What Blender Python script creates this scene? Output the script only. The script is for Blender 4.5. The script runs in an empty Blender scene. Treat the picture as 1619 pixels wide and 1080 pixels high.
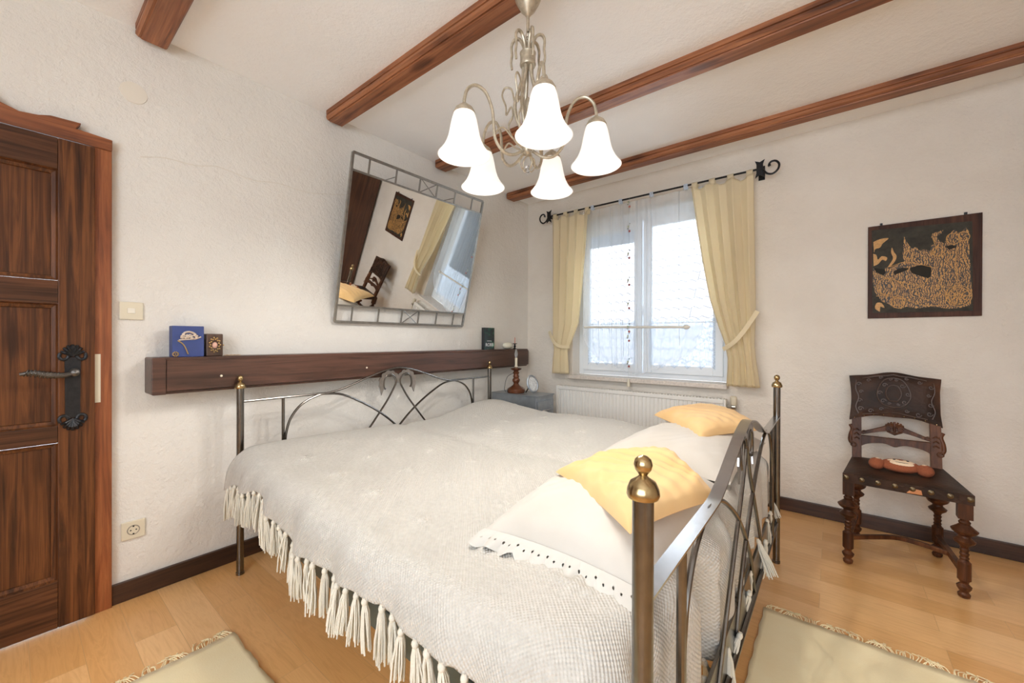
import bpy, math, random
from math import sin, cos, pi, radians, sqrt
import numpy as np
from mathutils import Vector, Matrix
random.seed(7)
SC = bpy.context.scene
COL = SC.collection

# ------------------------------------------------------------------ camera
CAM = np.array([2.5229, -3.4246, 1.19]); FPX = 634.26
_y, _p, _r = radians(38.6305), radians(-0.148), radians(0.159)
_F = np.array([-sin(_y), cos(_y), 0]); _R = np.array([cos(_y), sin(_y), 0]); _U = np.array([0, 0, 1.])
F2 = _F*cos(_p)+_U*sin(_p); U2 = _U*cos(_p)-_F*sin(_p)
R3 = _R*cos(_r)+U2*sin(_r); U3 = U2*cos(_r)-_R*sin(_r)
def at(px, py, axis, val):
    """where the line of sight to a point of the photograph meets a plane of the room"""
    d = F2+R3*(px-809.5)/FPX-U3*(py-540)/FPX
    t = (val-CAM[axis])/d[axis]
    return CAM+t*d
cd = bpy.data.cameras.new('camera'); cam = bpy.data.objects.new('camera', cd); COL.objects.link(cam)
cd.sensor_width = 36; cd.lens = FPX*36/1619; cd.clip_start = 0.02
M = Matrix(((R3[0], U3[0], -F2[0], CAM[0]), (R3[1], U3[1], -F2[1], CAM[1]), (R3[2], U3[2], -F2[2], CAM[2]), (0, 0, 0, 1)))
cam.matrix_world = M
SC.camera = cam

# ------------------------------------------------------------------ light and exposure
SC.view_settings.view_transform = 'Standard'; SC.view_settings.look = 'None'
SC.view_settings.exposure = 0.32; SC.view_settings.gamma = 1; SC.view_settings.use_curve_mapping = False
try:
    SC.cycles.max_bounces = 10; SC.cycles.diffuse_bounces = 6; SC.cycles.transparent_max_bounces = 24
    SC.cycles.sample_clamp_indirect = 6; SC.cycles.use_denoising = True
    SC.cycles.caustics_reflective = False; SC.cycles.caustics_refractive = False
except Exception: pass
W = bpy.data.worlds.new('overcast_sky'); SC.world = W; W.use_nodes = True
bg = W.node_tree.nodes['Background']; bg.inputs[0].default_value = (0.82, 0.91, 1.0, 1); bg.inputs[1].default_value = 6.8
def portal(name, loc, sx, sy, rot):
    l = bpy.data.lights.new(name, 'AREA'); l.shape = 'RECTANGLE'; l.size = sx; l.size_y = sy
    l.cycles.is_portal = True
    o = bpy.data.objects.new(name, l); COL.objects.link(o); o.location = loc; o.rotation_euler = rot
portal('window_daylight', (1.22, 0.30, 1.60), 1.36, 1.50, (radians(-90), 0, 0))
portal('added_rear_fill', (2.7, -5.02, 1.60), 2.2, 1.5, (radians(90), 0, 0))  # sky portal for the opening added behind the camera as room fill
BULB_W = 9.3

# ------------------------------------------------------------------ mesh helpers
class MB:
    def __init__(s): s.v = []; s.f = []; s.uv = None
    def add(s, vs, fs):
        n = len(s.v); s.v += [tuple(map(float, v)) for v in vs]; s.f += [tuple(i+n for i in f) for f in fs]; return s
    def box(s, a, b):
        x0, y0, z0 = a; x1, y1, z1 = b
        return s.add([(x0,y0,z0),(x1,y0,z0),(x1,y1,z0),(x0,y1,z0),(x0,y0,z1),(x1,y0,z1),(x1,y1,z1),(x0,y1,z1)],
                     [(0,3,2,1),(4,5,6,7),(0,1,5,4),(1,2,6,5),(2,3,7,6),(3,0,4,7)])
    def prism(s, pts, axis, a, b):
        """polygon (two coordinates) extruded along axis from a to b"""
        n = len(pts)
        def P(p, t):
            return {0: (t, p[0], p[1]), 1: (p[0], t, p[1]), 2: (p[0], p[1], t)}[axis]
        vs = [P(p, a) for p in pts]+[P(p, b) for p in pts]
        return s.add(vs, [tuple(range(n)), tuple(range(2*n-1, n-1, -1))]+[(i, i+n, (i+1) % n+n, (i+1) % n) for i in range(n)])
    def lathe(s, prof, c=(0,0,0), n=20, axis=(0,0,1)):
        """profile of (radius, height) turned about an axis through c"""
        ax = Vector(axis).normalized(); t = Vector((1,0,0)) if abs(ax.x) < .9 else Vector((0,1,0))
        u = ax.cross(t).normalized(); w = ax.cross(u)
        c = Vector(c); vs = []
        for r, h in prof:
            for k in range(n):
                a = 2*pi*k/n; vs.append(c+ax*h+(u*cos(a)+w*sin(a))*max(r, 1e-5))
        fs = []
        for i in range(len(prof)-1):
            for k in range(n): fs.append((i*n+k, i*n+(k+1) % n, (i+1)*n+(k+1) % n, (i+1)*n+k))
        fs.append(tuple(range(n-1, -1, -1))); fs.append(tuple((len(prof)-1)*n+k for k in range(n)))
        return s.add(vs, fs)
    def shell(s, prof, c=(0,0,0), n=32):
        """open turned surface"""
        vs = []
        for r, h in prof:
            for k in range(n):
                a = 2*pi*k/n; vs.append((c[0]+r*cos(a), c[1]+r*sin(a), c[2]+h))
        fs = [(i*n+k, i*n+(k+1) % n, (i+1)*n+(k+1) % n, (i+1)*n+k) for i in range(len(prof)-1) for k in range(n)]
        return s.add(vs, fs)
    def tube(s, pts, r, n=8, flat=None, up=(0,0,1), smooth=0):
        if smooth: pts = spline(pts, smooth)
        P = [Vector(p) for p in pts]; m = len(P); vs = []
        rr = r if isinstance(r, (list, tuple)) else [r]*m
        if len(rr) != m: rr = [rr[0]+(rr[-1]-rr[0])*i/(m-1) if len(rr) == 2 else rr[min(len(rr)-1, int(i*len(rr)/m))] for i in range(m)]
        prev = None
        for i in range(m):
            t = (P[min(i+1, m-1)]-P[max(i-1, 0)])
            if t.length < 1e-9: t = Vector((0,0,1))
            t.normalize()
            if flat:
                a = Vector(up); a = (a-t*a.dot(t)).normalized()
            elif prev is None:
                a = Vector((0,0,1)) if abs(t.z) < .9 else Vector((1,0,0)); a = (a-t*a.dot(t)).normalized()
            else:
                a = (prev-t*prev.dot(t)); a = a.normalized() if a.length > 1e-6 else Vector((1,0,0))
            prev = a; b = t.cross(a)
            if flat:
                w, h = flat
                for sx, sy in ((1,1),(1,-1),(-1,-1),(-1,1)): vs.append(P[i]+b*sx*w/2+a*sy*h/2)
            else:
                for k in range(n):
                    q = 2*pi*k/n; vs.append(P[i]+(a*cos(q)+b*sin(q))*rr[i])
        if flat: n = 4
        fs = [(i*n+k, i*n+(k+1) % n, (i+1)*n+(k+1) % n, (i+1)*n+k) for i in range(m-1) for k in range(n)]
        fs += [tuple(range(n-1, -1, -1)), tuple((m-1)*n+k for k in range(n))]
        return s.add(vs, fs)
    def ball(s, c, r, n=14, m=9, sc=(1,1,1)):
        vs = [(c[0], c[1], c[2]-r*sc[2])]; fs = []
        for i in range(1, m):
            t = pi*i/m
            for k in range(n):
                a = 2*pi*k/n; vs.append((c[0]+r*sc[0]*sin(t)*cos(a), c[1]+r*sc[1]*sin(t)*sin(a), c[2]-r*sc[2]*cos(t)))
        vs.append((c[0], c[1], c[2]+r*sc[2])); e = len(vs)-1
        for k in range(n): fs.append((0, 1+(k+1) % n, 1+k)); fs.append((e, e-n+k, e-n+(k+1) % n))
        for i in range(m-2):
            for k in range(n): fs.append((1+i*n+k, 1+i*n+(k+1) % n, 1+(i+1)*n+(k+1) % n, 1+(i+1)*n+k))
        return s.add(vs, fs)
    def grid(s, G, uv=None, flip=False):
        """G[i][j] points"""
        nr, nc = len(G), len(G[0]); n0 = len(s.v)
        s.v += [tuple(map(float, p)) for row in G for p in row]
        for i in range(nr-1):
            for j in range(nc-1):
                q = (n0+i*nc+j, n0+i*nc+j+1, n0+(i+1)*nc+j+1, n0+(i+1)*nc+j)
                s.f.append(q[::-1] if flip else q)
        if uv is not None:
            if s.uv is None: s.uv = {}
            for i in range(nr):
                for j in range(nc): s.uv[n0+i*nc+j] = uv[i][j]
        return s
    def build(s, name, mat, parent=None, smooth=35, bevel=0, solid=0, sub=0):
        o0 = Vector((0,0,0))
        if parent is not None:
            o0 = Vector(parent.get('_o', (0,0,0)))
        me = bpy.data.meshes.new(name)
        me.from_pydata([(x-o0.x, y-o0.y, z-o0.z) for x, y, z in s.v], [], s.f)
        if s.uv:
            ul = me.uv_layers.new(name='UVMap')
            for l in me.loops: ul.data[l.index].uv = s.uv.get(l.vertex_index, (0, 0))
        for m_ in (mat if isinstance(mat, list) else [mat]): me.materials.append(m_)
        me.update()
        if smooth:
            me.shade_smooth(); me.set_sharp_from_angle(angle=radians(smooth))
        o = bpy.data.objects.new(name, me); COL.objects.link(o)
        if parent is not None:
            o.parent = parent; o['_o'] = tuple(o0)
        if solid:
            q = o.modifiers.new('thick', 'SOLIDIFY'); q.thickness = solid; q.offset = 0
        if sub:
            q = o.modifiers.new('sub', 'SUBSURF'); q.levels = sub; q.render_levels = sub
        if bevel:
            q = o.modifiers.new('edge', 'BEVEL'); q.width = bevel; q.segments = 2; q.limit_method = 'ANGLE'; q.angle_limit = radians(40)
        return o
def spline(pts, k=6):
    P = [np.array(p, float) for p in pts]; P = [2*P[0]-P[1]]+P+[2*P[-1]-P[-2]]; out = []
    for i in range(1, len(P)-2):
        a, b, c, d = P[i-1:i+3]
        for j in range(k):
            t = j/k; out.append(0.5*((2*b)+(c-a)*t+(2*a-5*b+4*c-d)*t*t+(3*b-a-3*c+d)*t**3))
    out.append(P[-2]); return [tuple(p) for p in out]
def tag(o, label=None, cat=None, group=None, kind=None):
    if label: o['label'] = label
    if cat: o['category'] = cat
    if group: o['group'] = group
    if kind: o['kind'] = kind
    return o
def empty(name, loc, label=None, cat=None, group=None, kind=None):
    o = bpy.data.objects.new(name, None); COL.objects.link(o); o.location = loc; o['_o'] = tuple(map(float, loc))
    o.empty_display_size = .05
    return tag(o, label, cat, group, kind)
def text_obj(name, body, size, mat, parent, loc, rot, depth=.0006):
    c = bpy.data.curves.new(name, 'FONT'); c.body = body; c.size = size; c.extrude = depth; c.align_x = 'CENTER'
    c.materials.append(mat)
    o = bpy.data.objects.new(name, c); COL.objects.link(o); o.parent = parent
    dg = bpy.context.evaluated_depsgraph_get(); me = bpy.data.meshes.new_from_object(o.evaluated_get(dg)); bpy.data.objects.remove(o)
    o = bpy.data.objects.new(name, me); COL.objects.link(o); o.parent = parent
    po = Vector(parent['_o']); o.location = Vector(loc)-po; o.rotation_euler = rot
    return o

# ------------------------------------------------------------------ materials
class NT:
    def __init__(s, name):
        s.m = bpy.data.materials.new(name); s.m.use_nodes = True; s.t = s.m.node_tree
        s.b = s.t.nodes['Principled BSDF']; s.out = s.t.nodes['Material Output']
    def n(s, typ, **kw):
        o = s.t.nodes.new(typ)
        for k, v in kw.items():
            if k.startswith('i_'):
                key = k[2:]; key = int(key) if key.isdigit() else key.replace('_', ' ')
                inp = o.inputs[key]
                if hasattr(v, 'is_output'): s.t.links.new(v, inp)
                else: inp.default_value = v
            else: setattr(o, k, v)
        return o
    def L(s, a, b): s.t.links.new(a, b)
    def co(s, kind='Object', scale=(1,1,1), rot=(0,0,0)):
        c = s.n('ShaderNodeTexCoord'); m = s.n('ShaderNodeMapping')
        m.inputs['Scale'].default_value = scale; m.inputs['Rotation'].default_value = rot
        s.L(c.outputs[kind], m.inputs[0]); return m.outputs[0]
    def noise(s, vec, scale, detail=4, rough=.55, dist=0):
        return s.n('ShaderNodeTexNoise', i_Vector=vec, i_Scale=scale, i_Detail=detail, i_Roughness=rough, i_Distortion=dist).outputs[0]
    def ramp(s, fac, stops):
        r = s.n('ShaderNodeValToRGB', i_Fac=fac); e = r.color_ramp.elements
        while len(e) > 1: e.remove(e[-1])
        e[0].position = stops[0][0]; e[0].color = (*stops[0][1], 1)
        for p, c in stops[1:]:
            q = e.new(p); q.color = (*c, 1)
        return r.outputs[0]
    def mix(s, f, a, b, typ='MIX'):
        m = s.n('ShaderNodeMix', data_type='RGBA', blend_type=typ)
        for i, v in ((0, f), (6, a), (7, b)):
            if hasattr(v, 'is_output'): s.L(v, m.inputs[i])
            else: m.inputs[i].default_value = v if i == 0 else (*v, 1)
        return m.outputs[2]
    def math(s, op, a, b=0.0):
        m = s.n('ShaderNodeMath', operation=op)
        for i, v in ((0, a), (1, b)):
            if hasattr(v, 'is_output'): s.L(v, m.inputs[i])
            else: m.inputs[i].default_value = v
        return m.outputs[0]
    def col(s, v):
        if hasattr(v, 'is_output'): s.L(v, s.b.inputs['Base Color'])
        else: s.b.inputs['Base Color'].default_value = (*v, 1)
    def bump(s, h, strength=.3, dist=.01):
        b = s.n('ShaderNodeBump', i_Height=h); b.inputs['Strength'].default_value = strength; b.inputs['Distance'].default_value = dist
        s.L(b.outputs[0], s.b.inputs['Normal'])
    def set(s, **kw):
        for k, v in kw.items(): s.b.inputs[k.replace('_', ' ')].default_value = v
        return s
def plain(name, c, rough=.5, metal=0, noise=0, nscale=30, bump=0, **kw):
    t = NT(name); t.set(Roughness=rough, Metallic=metal, **kw)
    if noise or bump:
        v = t.co(); nz = t.noise(v, nscale)
        if noise:
            a = tuple(x*(1-noise) for x in c); b = tuple(min(1, x*(1+noise)) for x in c)
            t.col(t.ramp(nz, [(.3, a), (.7, b)]))
        else: t.col(c)
        if bump: t.bump(nz, bump, .005)
    else: t.col(c)
    return t.m
def wood(name, dark, mid, light, axis=0, rough=.45, knots=.5, scale=1.0, stretch=14, bump=.15):
    t = NT(name); sc = [stretch*scale]*3; sc[axis] = 1.0*scale
    v = t.co('Object', tuple(sc))
    g = t.noise(v, 1.6, 8, .62, 1.2)
    c = t.ramp(g, [(.28, dark), (.46, mid), (.62, light), (.8, mid)])
    sc2 = [120*scale]*3; sc2[axis] = 3*scale
    fine = t.noise(t.co('Object', tuple(sc2)), 1.0, 3, .6)
    c = t.mix(.55, c, t.ramp(fine, [(.3, (.45,.45,.45)), (.65, (1,1,1))]), 'MULTIPLY')
    if knots:
        sk = [7*scale]*3; sk[axis] = 2.2*scale
        k = t.n('ShaderNodeTexVoronoi', i_Vector=t.co('Object', tuple(sk), (0, 0, .1)), i_Scale=1.0)
        kk = t.ramp(k.outputs['Distance'], [(.0, (.12,.10,.09)), (.13, (.35,.28,.25)), (.24, (1,1,1))])
        c = t.mix(knots, c, kk, 'MULTIPLY')
    big = t.noise(t.co('Object', (2.2,2.2,2.2)), 1.0, 3)
    c = t.mix(.5, c, t.ramp(big, [(.35, (.55,.52,.5)), (.6, (1,1,1))]), 'MULTIPLY')
    t.col(c); t.set(Roughness=rough); t.bump(fine, bump, .002)
    return t.m
def mat_plaster(name, a, b, strength=.6):
    t = NT(name); v = t.co('Object')
    n1 = t.noise(v, 14, 6, .65, .1); n2 = t.noise(v, 70, 4, .6, .6); n3 = t.noise(v, 2.2, 3)
    vo = t.n('ShaderNodeTexVoronoi', i_Vector=t.co('Object', (1,1,1)), i_Scale=38.0, feature='SMOOTH_F1')
    t.col(t.ramp(n3, [(.35, a), (.65, b)])); t.set(Roughness=.93)
    h = t.math('ADD', t.math('MULTIPLY', n1, 1.0), t.math('MULTIPLY', n2, .60))
    h = t.math('ADD', h, t.math('MULTIPLY', t.ramp(n1, [(.55, (0,0,0)), (.6, (1,1,1)), (.66, (0,0,0))]), .07))
    h = t.math('ADD', h, t.math('MULTIPLY', vo.outputs[0], .25))
    t.bump(h, strength, .012)
    return t.m
def mat_floor():
    t = NT('beech_laminate'); t.set(Roughness=.32)
    def strips(vec):
        return t.n('ShaderNodeTexBrick', i_Vector=vec, i_Scale=1.0, i_Brick_Width=.62, i_Row_Height=.13, i_Mortar_Size=.0010, i_Mortar_Smooth=.2,
                   i_Color1=(0,0,0,1), i_Color2=(1,1,1,1), i_Mortar=(.5,.5,.5,1), offset=.37, offset_frequency=2)
    br = strips(t.co('Object'))
    tone = t.ramp(br.outputs[0], [(0, (.78,.43,.16)), (.5, (.85,.50,.21)), (1, (.92,.58,.27))])
    # each strip gets a shifted grain
    add = t.n('ShaderNodeVectorMath', operation='ADD'); t.L(t.co('Object', (2.2,24,1)), add.inputs[0])
    sc = t.n('ShaderNodeVectorMath', operation='SCALE'); t.L(br.outputs[0], sc.inputs[0]); sc.inputs[3].default_value = 37
    t.L(sc.outputs[0], add.inputs[1])
    g = t.noise(add.outputs[0], 1.3, 7, .6, 1.8)
    c = t.mix(.7, tone, t.ramp(g, [(.3, (.80,.70,.62)), (.5, (1,.98,.96)), (.62, (.88,.80,.73)), (.8, (1,1,1))]), 'MULTIPLY')
    c = t.mix(t.math('MULTIPLY', br.outputs['Fac'], .35), c, (.35,.2,.1))
    t.col(c); t.b.inputs['Coat Weight'].default_value = .15; t.b.inputs['Coat Roughness'].default_value = .2
    return t.m
def mat_weave():
    t = NT('cream_woven_wool'); t.set(Roughness=.95)
    c = t.n('ShaderNodeTexCoord'); sp = t.n('ShaderNodeSeparateXYZ'); t.L(c.outputs['UV'], sp.inputs[0])
    u, v = sp.outputs[0], sp.outputs[1]
    k = 2*pi/.0105
    h = t.math('MULTIPLY', t.math('SINE', t.math('MULTIPLY', u, k)), t.math('SINE', t.math('MULTIPLY', v, k)))
    k2 = 2*pi/.24
    band = t.math('MULTIPLY', t.math('SINE', t.math('MULTIPLY', u, k2)), t.math('SINE', t.math('MULTIPLY', v, k2)))
    band = t.ramp(band, [(.1, (.8,.8,.8)), (.5, (1,1,1))])
    n = t.noise(t.co('UV', (1,1,1)), 60, 4)
    hh = t.math('ADD', t.math('MULTIPLY', h, band), t.math('MULTIPLY', n, 1.2))
    t.col(t.ramp(n, [(.3, (.56,.53,.475)), (.7, (.645,.615,.56))]))
    t.bump(hh, .55, .0045); t.b.inputs['Sheen Weight'].default_value = .2
    return t.m
def mat_cloth(name, c, c2, scale=3, rough=.9, bump=.25):
    t = NT(name); t.set(Roughness=rough); v = t.co('Object')
    n = t.noise(v, scale, 4); f = t.noise(t.co('Object', (1,1,1)), 260, 2)
    t.col(t.ramp(n, [(.35, c), (.65, c2)])); t.bump(f, bump, .001); t.b.inputs['Sheen Weight'].default_value = .15
    return t.m
def mat_curtain(name, c, trans=.45):
    t = NT(name); t.col(c); t.set(Roughness=.9)
    tr = t.n('ShaderNodeBsdfTranslucent', i_Color=(*c, 1)); mx = t.n('ShaderNodeMixShader', i_0=trans)
    t.L(t.b.outputs[0], mx.inputs[1]); t.L(tr.outputs[0], mx.inputs[2]); t.L(mx.outputs[0], t.out.inputs[0])
    return t.m
def mat_sheer(name, opac, lace=False, c=(.86,.92,.98)):
    t = NT(name); t.col(c); t.set(Roughness=.9)
    tr = t.n('ShaderNodeBsdfTranslucent', i_Color=(*c, 1)); mx = t.n('ShaderNodeMixShader', i_0=.25 if lace else .45)
    t.L(t.b.outputs[0], mx.inputs[1]); t.L(tr.outputs[0], mx.inputs[2])
    tp = t.n('ShaderNodeBsdfTransparent'); m2 = t.n('ShaderNodeMixShader')
    if lace:
        v = t.n('ShaderNodeTexVoronoi', i_Vector=t.co('Object'), i_Scale=42.0, feature='DISTANCE_TO_EDGE')
        n = t.noise(t.co('Object'), 9, 2)
        f = t.ramp(v.outputs[0], [(.04, (1,1,1)), (.09, (opac,)*3)])
        t.L(f, m2.inputs[0])
    else: m2.inputs[0].default_value = opac
    t.L(tp.outputs[0], m2.inputs[1]); t.L(mx.outputs[0], m2.inputs[2]); t.L(m2.outputs[0], t.out.inputs[0])
    return t.m
def mat_pane():
    t = NT('window_glass'); tp = t.n('ShaderNodeBsdfTransparent', i_Color=(.97,.99,1,1)); g = t.n('ShaderNodeBsdfGlossy', i_Roughness=.02)
    fr = t.n('ShaderNodeFresnel', i_IOR=1.4); m = t.n('ShaderNodeMixShader'); t.L(fr.outputs[0], m.inputs[0])
    t.L(tp.outputs[0], m.inputs[1]); t.L(g.outputs[0], m.inputs[2]); t.L(m.outputs[0], t.out.inputs[0]); return t.m
def mat_shade():
    t = NT('alabaster_glass'); v = t.co('Object', (1,1,.5)); n = t.noise(v, 14, 4, .6, 2.5)
    c = t.ramp(n, [(.35, (.86,.84,.80)), (.6, (.97,.96,.94))])
    t.col(c); t.set(Roughness=.25)
    tr = t.n('ShaderNodeBsdfTranslucent'); t.L(c, tr.inputs[0]); m = t.n('ShaderNodeMixShader', i_0=.02)
    t.L(t.b.outputs[0], m.inputs[1]); t.L(tr.outputs[0], m.inputs[2])
    em = t.n('ShaderNodeEmission', i_Color=(1,.96,.90,1), i_Strength=.42); a = t.n('ShaderNodeAddShader')
    t.L(m.outputs[0], a.inputs[0]); t.L(em.outputs[0], a.inputs[1]); t.L(a.outputs[0], t.out.inputs[0])
    return t.m
def mat_emit(name, c, s):
    t = NT(name); e = t.n('ShaderNodeEmission', i_Color=(*c, 1), i_Strength=s); t.L(e.outputs[0], t.out.inputs[0]); return t.m
def mat_gold_art():
    t = NT('gold_leaf_drawing'); v = t.co('Object')
    d = t.n('ShaderNodeTexNoise', i_Vector=v, i_Scale=22.0, i_Detail=3.0)
    add = t.n('ShaderNodeVectorMath', operation='MULTIPLY_ADD'); t.L(d.outputs[1], add.inputs[0]); add.inputs[1].default_value = (.035,.035,.035); t.L(v, add.inputs[2])
    vo = t.n('ShaderNodeTexVoronoi', i_Vector=add.outputs[0], i_Scale=44.0, feature='DISTANCE_TO_EDGE')
    wv = t.n('ShaderNodeTexWave', i_Vector=add.outputs[0], i_Scale=30.0, i_Distortion=9.0, i_Detail=2.0)
    a = t.ramp(vo.outputs[0], [(.03, (0,0,0)), (.07, (1,1,1))]); b = t.ramp(wv.outputs[1], [(.30, (0,0,0)), (.42, (1,1,1))])
    t.col(t.mix(t.math('MULTIPLY', a, b), (.035,.025,.018), (.52,.27,.07))); t.set(Roughness=.5)
    return t.m
E1 = (.20,.075,.03)
m_wall = mat_plaster('white_roughcast_plaster', (.76,.73,.68), (.80,.775,.725))
m_wallb = mat_plaster('white_plaster_window_side', (.75,.695,.62), (.81,.76,.69))
m_ceil = mat_plaster('ceiling_plaster', (.93,.925,.92), (.95,.945,.94), .35)
m_floor = mat_floor()
m_beam = wood('stained_pine_beam', (.10,.035,.016), (.30,.105,.042), (.44,.175,.075), 0, .5, .75)
m_door = wood('dark_pine_door', (.030,.012,.005), (.100,.035,.012), (.20,.072,.022), 2, .46, .5, stretch=26)
m_doorh = wood('dark_pine_rail', (.032,.014,.007), (.085,.033,.014), (.15,.058,.024), 1, .42, .5, stretch=22)
for q_ in (m_door, m_doorh): q_.node_tree.nodes['Principled BSDF'].inputs['Specular IOR Level'].default_value = .25
m_frame = wood('reddish_pine_frame', (.13,.035,.012), (.30,.085,.025), (.42,.14,.045), 2, .45, .6, stretch=16)
m_frameh = wood('reddish_pine_head', (.13,.035,.012), (.28,.085,.027), (.38,.13,.045), 1, .45, .6, stretch=16)
m_base = wood('dark_stained_baseboard', (.020,.010,.007), (.050,.022,.013), (.085,.038,.022), 1, .4, .3)
m_baseb = wood('dark_stained_baseboard_back', (.024,.010,.007), (.060,.025,.014), (.10,.042,.024), 0, .4, .3)
m_shelf = wood('dark_brown_shelf_beam', (.030,.014,.010), (.075,.034,.022), (.12,.055,.036), 1, .38, .4)
m_chair = wood('dark_carved_oak', (.024,.009,.004), (.085,.029,.011), (.17,.062,.024), 2, .45, 0, stretch=10)
m_chair.node_tree.nodes['Principled BSDF'].inputs['Specular IOR Level'].default_value = .25
m_nail = plain('dull_nail_brass', (.16,.12,.07), .4, .9)
m_steel = plain('brushed_gunmetal', (.18,.168,.155), .24, 1.0, .12, 40)
m_strap = plain('grey_steel_strap', (.46,.45,.45), .24, 1.0, .08, 30)
m_brass = plain('aged_brass', (.42,.31,.16), .24, 1.0, .2, 60)
m_iron = plain('black_wrought_iron', (.018,.018,.020), .42, .5, .3, 60, .2)
m_pewter = plain('mirror_frame_pewter', (.34,.33,.31), .35, 1.0, .15, 40)
m_mirror = plain('mirror_silver', (.86,.87,.86), .01, 1.0)
m_white = plain('white_window_paint', (.82,.86,.90), .35)
m_radi = plain('radiator_enamel', (.82,.81,.77), .4)
m_marble = plain('sill_stone', (.66,.60,.54), .4, 0, .14, 60)
m_weave = mat_weave()
m_tassel = plain('cream_yarn', (.76,.72,.62), .95, 0, .06, 300, .4)
m_pillow = mat_cloth('white_linen', (.57,.53,.47), (.63,.59,.535))
m_lace = None
m_yellow = mat_cloth('apricot_cotton', (.74,.46,.19), (.80,.54,.26))
m_sheet = mat_cloth('cream_mattress', (.75,.70,.55), (.80,.75,.60))
m_drape = mat_curtain('pale_yellow_drape', (.94,.865,.68), .5)
m_sheer = mat_sheer('sheer_voile', .27)
m_lacec = mat_sheer('lace_voile', .72, True, (.70,.80,.92))
m_pane = mat_pane()
m_nick = plain('cream_chandelier_lacquer', (.48,.42,.32), .38, .55, .2, 70)
m_shade = mat_shade()
m_bulb = mat_emit('lit_bulb', (1,.90,.76), 22)
m_rug = mat_cloth('cream_cotton_rug', (.92,.78,.48), (.95,.83,.54), 6, .95, .6)
m_plate = plain('ivory_plastic', (.70,.64,.50), .4)
m_black = plain('black_slot', (.01,.01,.01), .6)
m_rail = plain('grey_green_bed_base', (.10,.115,.105), .5, .3)
m_silver = plain('grey_lacquered_metal', (.30,.33,.36), .35, .6, .1, 20)

# ------------------------------------------------------------------ room shell
CZ = 2.63; XR = 4.3; YR = -5.0
MB().box((-.3, YR-.2, -.1), (XR+.2, .4, 0)).build('floor', m_floor, smooth=0)['kind'] = 'structure'
MB().box((-.3, YR-.2, CZ), (XR+.2, .4, CZ+.1)).build('ceiling', m_ceil, smooth=0)['kind'] = 'structure'
DY0, DY1, DZ = -4.02, -3.205, 2.015     # door opening
w = MB().box((-.2, YR, 0), (0, DY0, CZ)).box((-.2, DY1, 0), (0, .3, CZ)).box((-.2, DY0, DZ), (0, DY1, CZ)).build('wall_left', m_wall, smooth=0); w['kind'] = 'structure'
WX0, WX1, WZ0, WZ1 = .545, 1.895, .84, 2.36
w = (MB().box((0, 0, 0), (WX0, .3, CZ)).box((WX1, 0, 0), (XR, .3, CZ)).box((WX0, 0, 0), (WX1, .3, WZ0)).box((WX0, 0, WZ1), (WX1, .3, CZ))).build('wall_back', m_wallb, smooth=0); w['kind'] = 'structure'
MB().box((XR, YR, 0), (XR+.2, .3, CZ)).build('wall_right', m_wallb, smooth=0)['kind'] = 'structure'
# unseen wall behind the camera, its opening added to let in fill light
w = MB().box((-.2, YR-.2, 0), (1.6, YR, CZ)).box((3.8, YR-.2, 0), (XR+.2, YR, CZ)).box((1.6, YR-.2, 2.35), (3.8, YR, CZ)).box((1.6, YR-.2, 0), (3.8, YR, .85)).build('wall_front', m_wallb, smooth=0); w['kind'] = 'structure'
ck = MB().tube([tuple(at(*q, 0, .0005)) for q in ((222, 248), (262, 250), (310, 262), (345, 264), (400, 285), (440, 290), (490, 305), (548, 308))], .0016, 5, smooth=4).build('trim_3', plain('crack_filler', (.70,.65,.56), .9)); ck['kind'] = 'structure'
def baseb(name, mat, a, b):
    o = MB().box(a, b).build(name, mat, smooth=0, bevel=.003); o['kind'] = 'structure'; return o
baseb('baseboard_left', m_base, (0, -3.143, 0), (.02, 0, .088))
baseb('baseboard_back', m_baseb, (0, -.02, 0), (XR, 0, .088))

# ------------------------------------------------------------------ ceiling beams
BL = ['stained timber ceiling beam nearest the window wall', 'stained timber ceiling beam second from the window wall, just beyond the chandelier',
      'stained timber ceiling beam that the chandelier hangs from', 'short visible end of timber ceiling beam above the door side of the wall']
for i, (yn, yf) in enumerate([(-.393, -.287), (-1.300, -1.188), (-2.186, -2.077), (-3.068, -2.955)]):
    zb, ch, x0 = 2.57, .016, .012
    prof = [(yn, CZ), (yn, zb+.036), (yn+.007, zb+.034), (yn+.007, zb+.030), (yn, zb+.027), (yn, zb+.014), (yn+.010, zb+.004), (yn+.015, zb+.006), (yn+.019, zb+.006), (yn+.021, zb), (yf-ch*.4, zb), (yf, zb+ch*.4), (yf, CZ)]
    m = MB()
    n = len(prof); rings = []
    for x, d in ((x0, .018), (x0+.025, 0.0), (XR, 0.0)):
        rings.append([(x, min(max(y, yn+d), yf-d), max(z, zb+d)) for y, z in prof])
    vs = [p for r in rings for p in r]
    fs = [tuple(range(n))]+[(k*n+j, k*n+(j+1) % n, (k+1)*n+(j+1) % n, (k+1)*n+j) for k in range(2) for j in range(n)]+[tuple(range(3*n-1, 2*n-1, -1))]
    m.add(vs, fs)
    tag(m.build('ceiling_beam', m_beam, smooth=25), BL[i], 'beam', 'timber beams across the ceiling')

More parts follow.
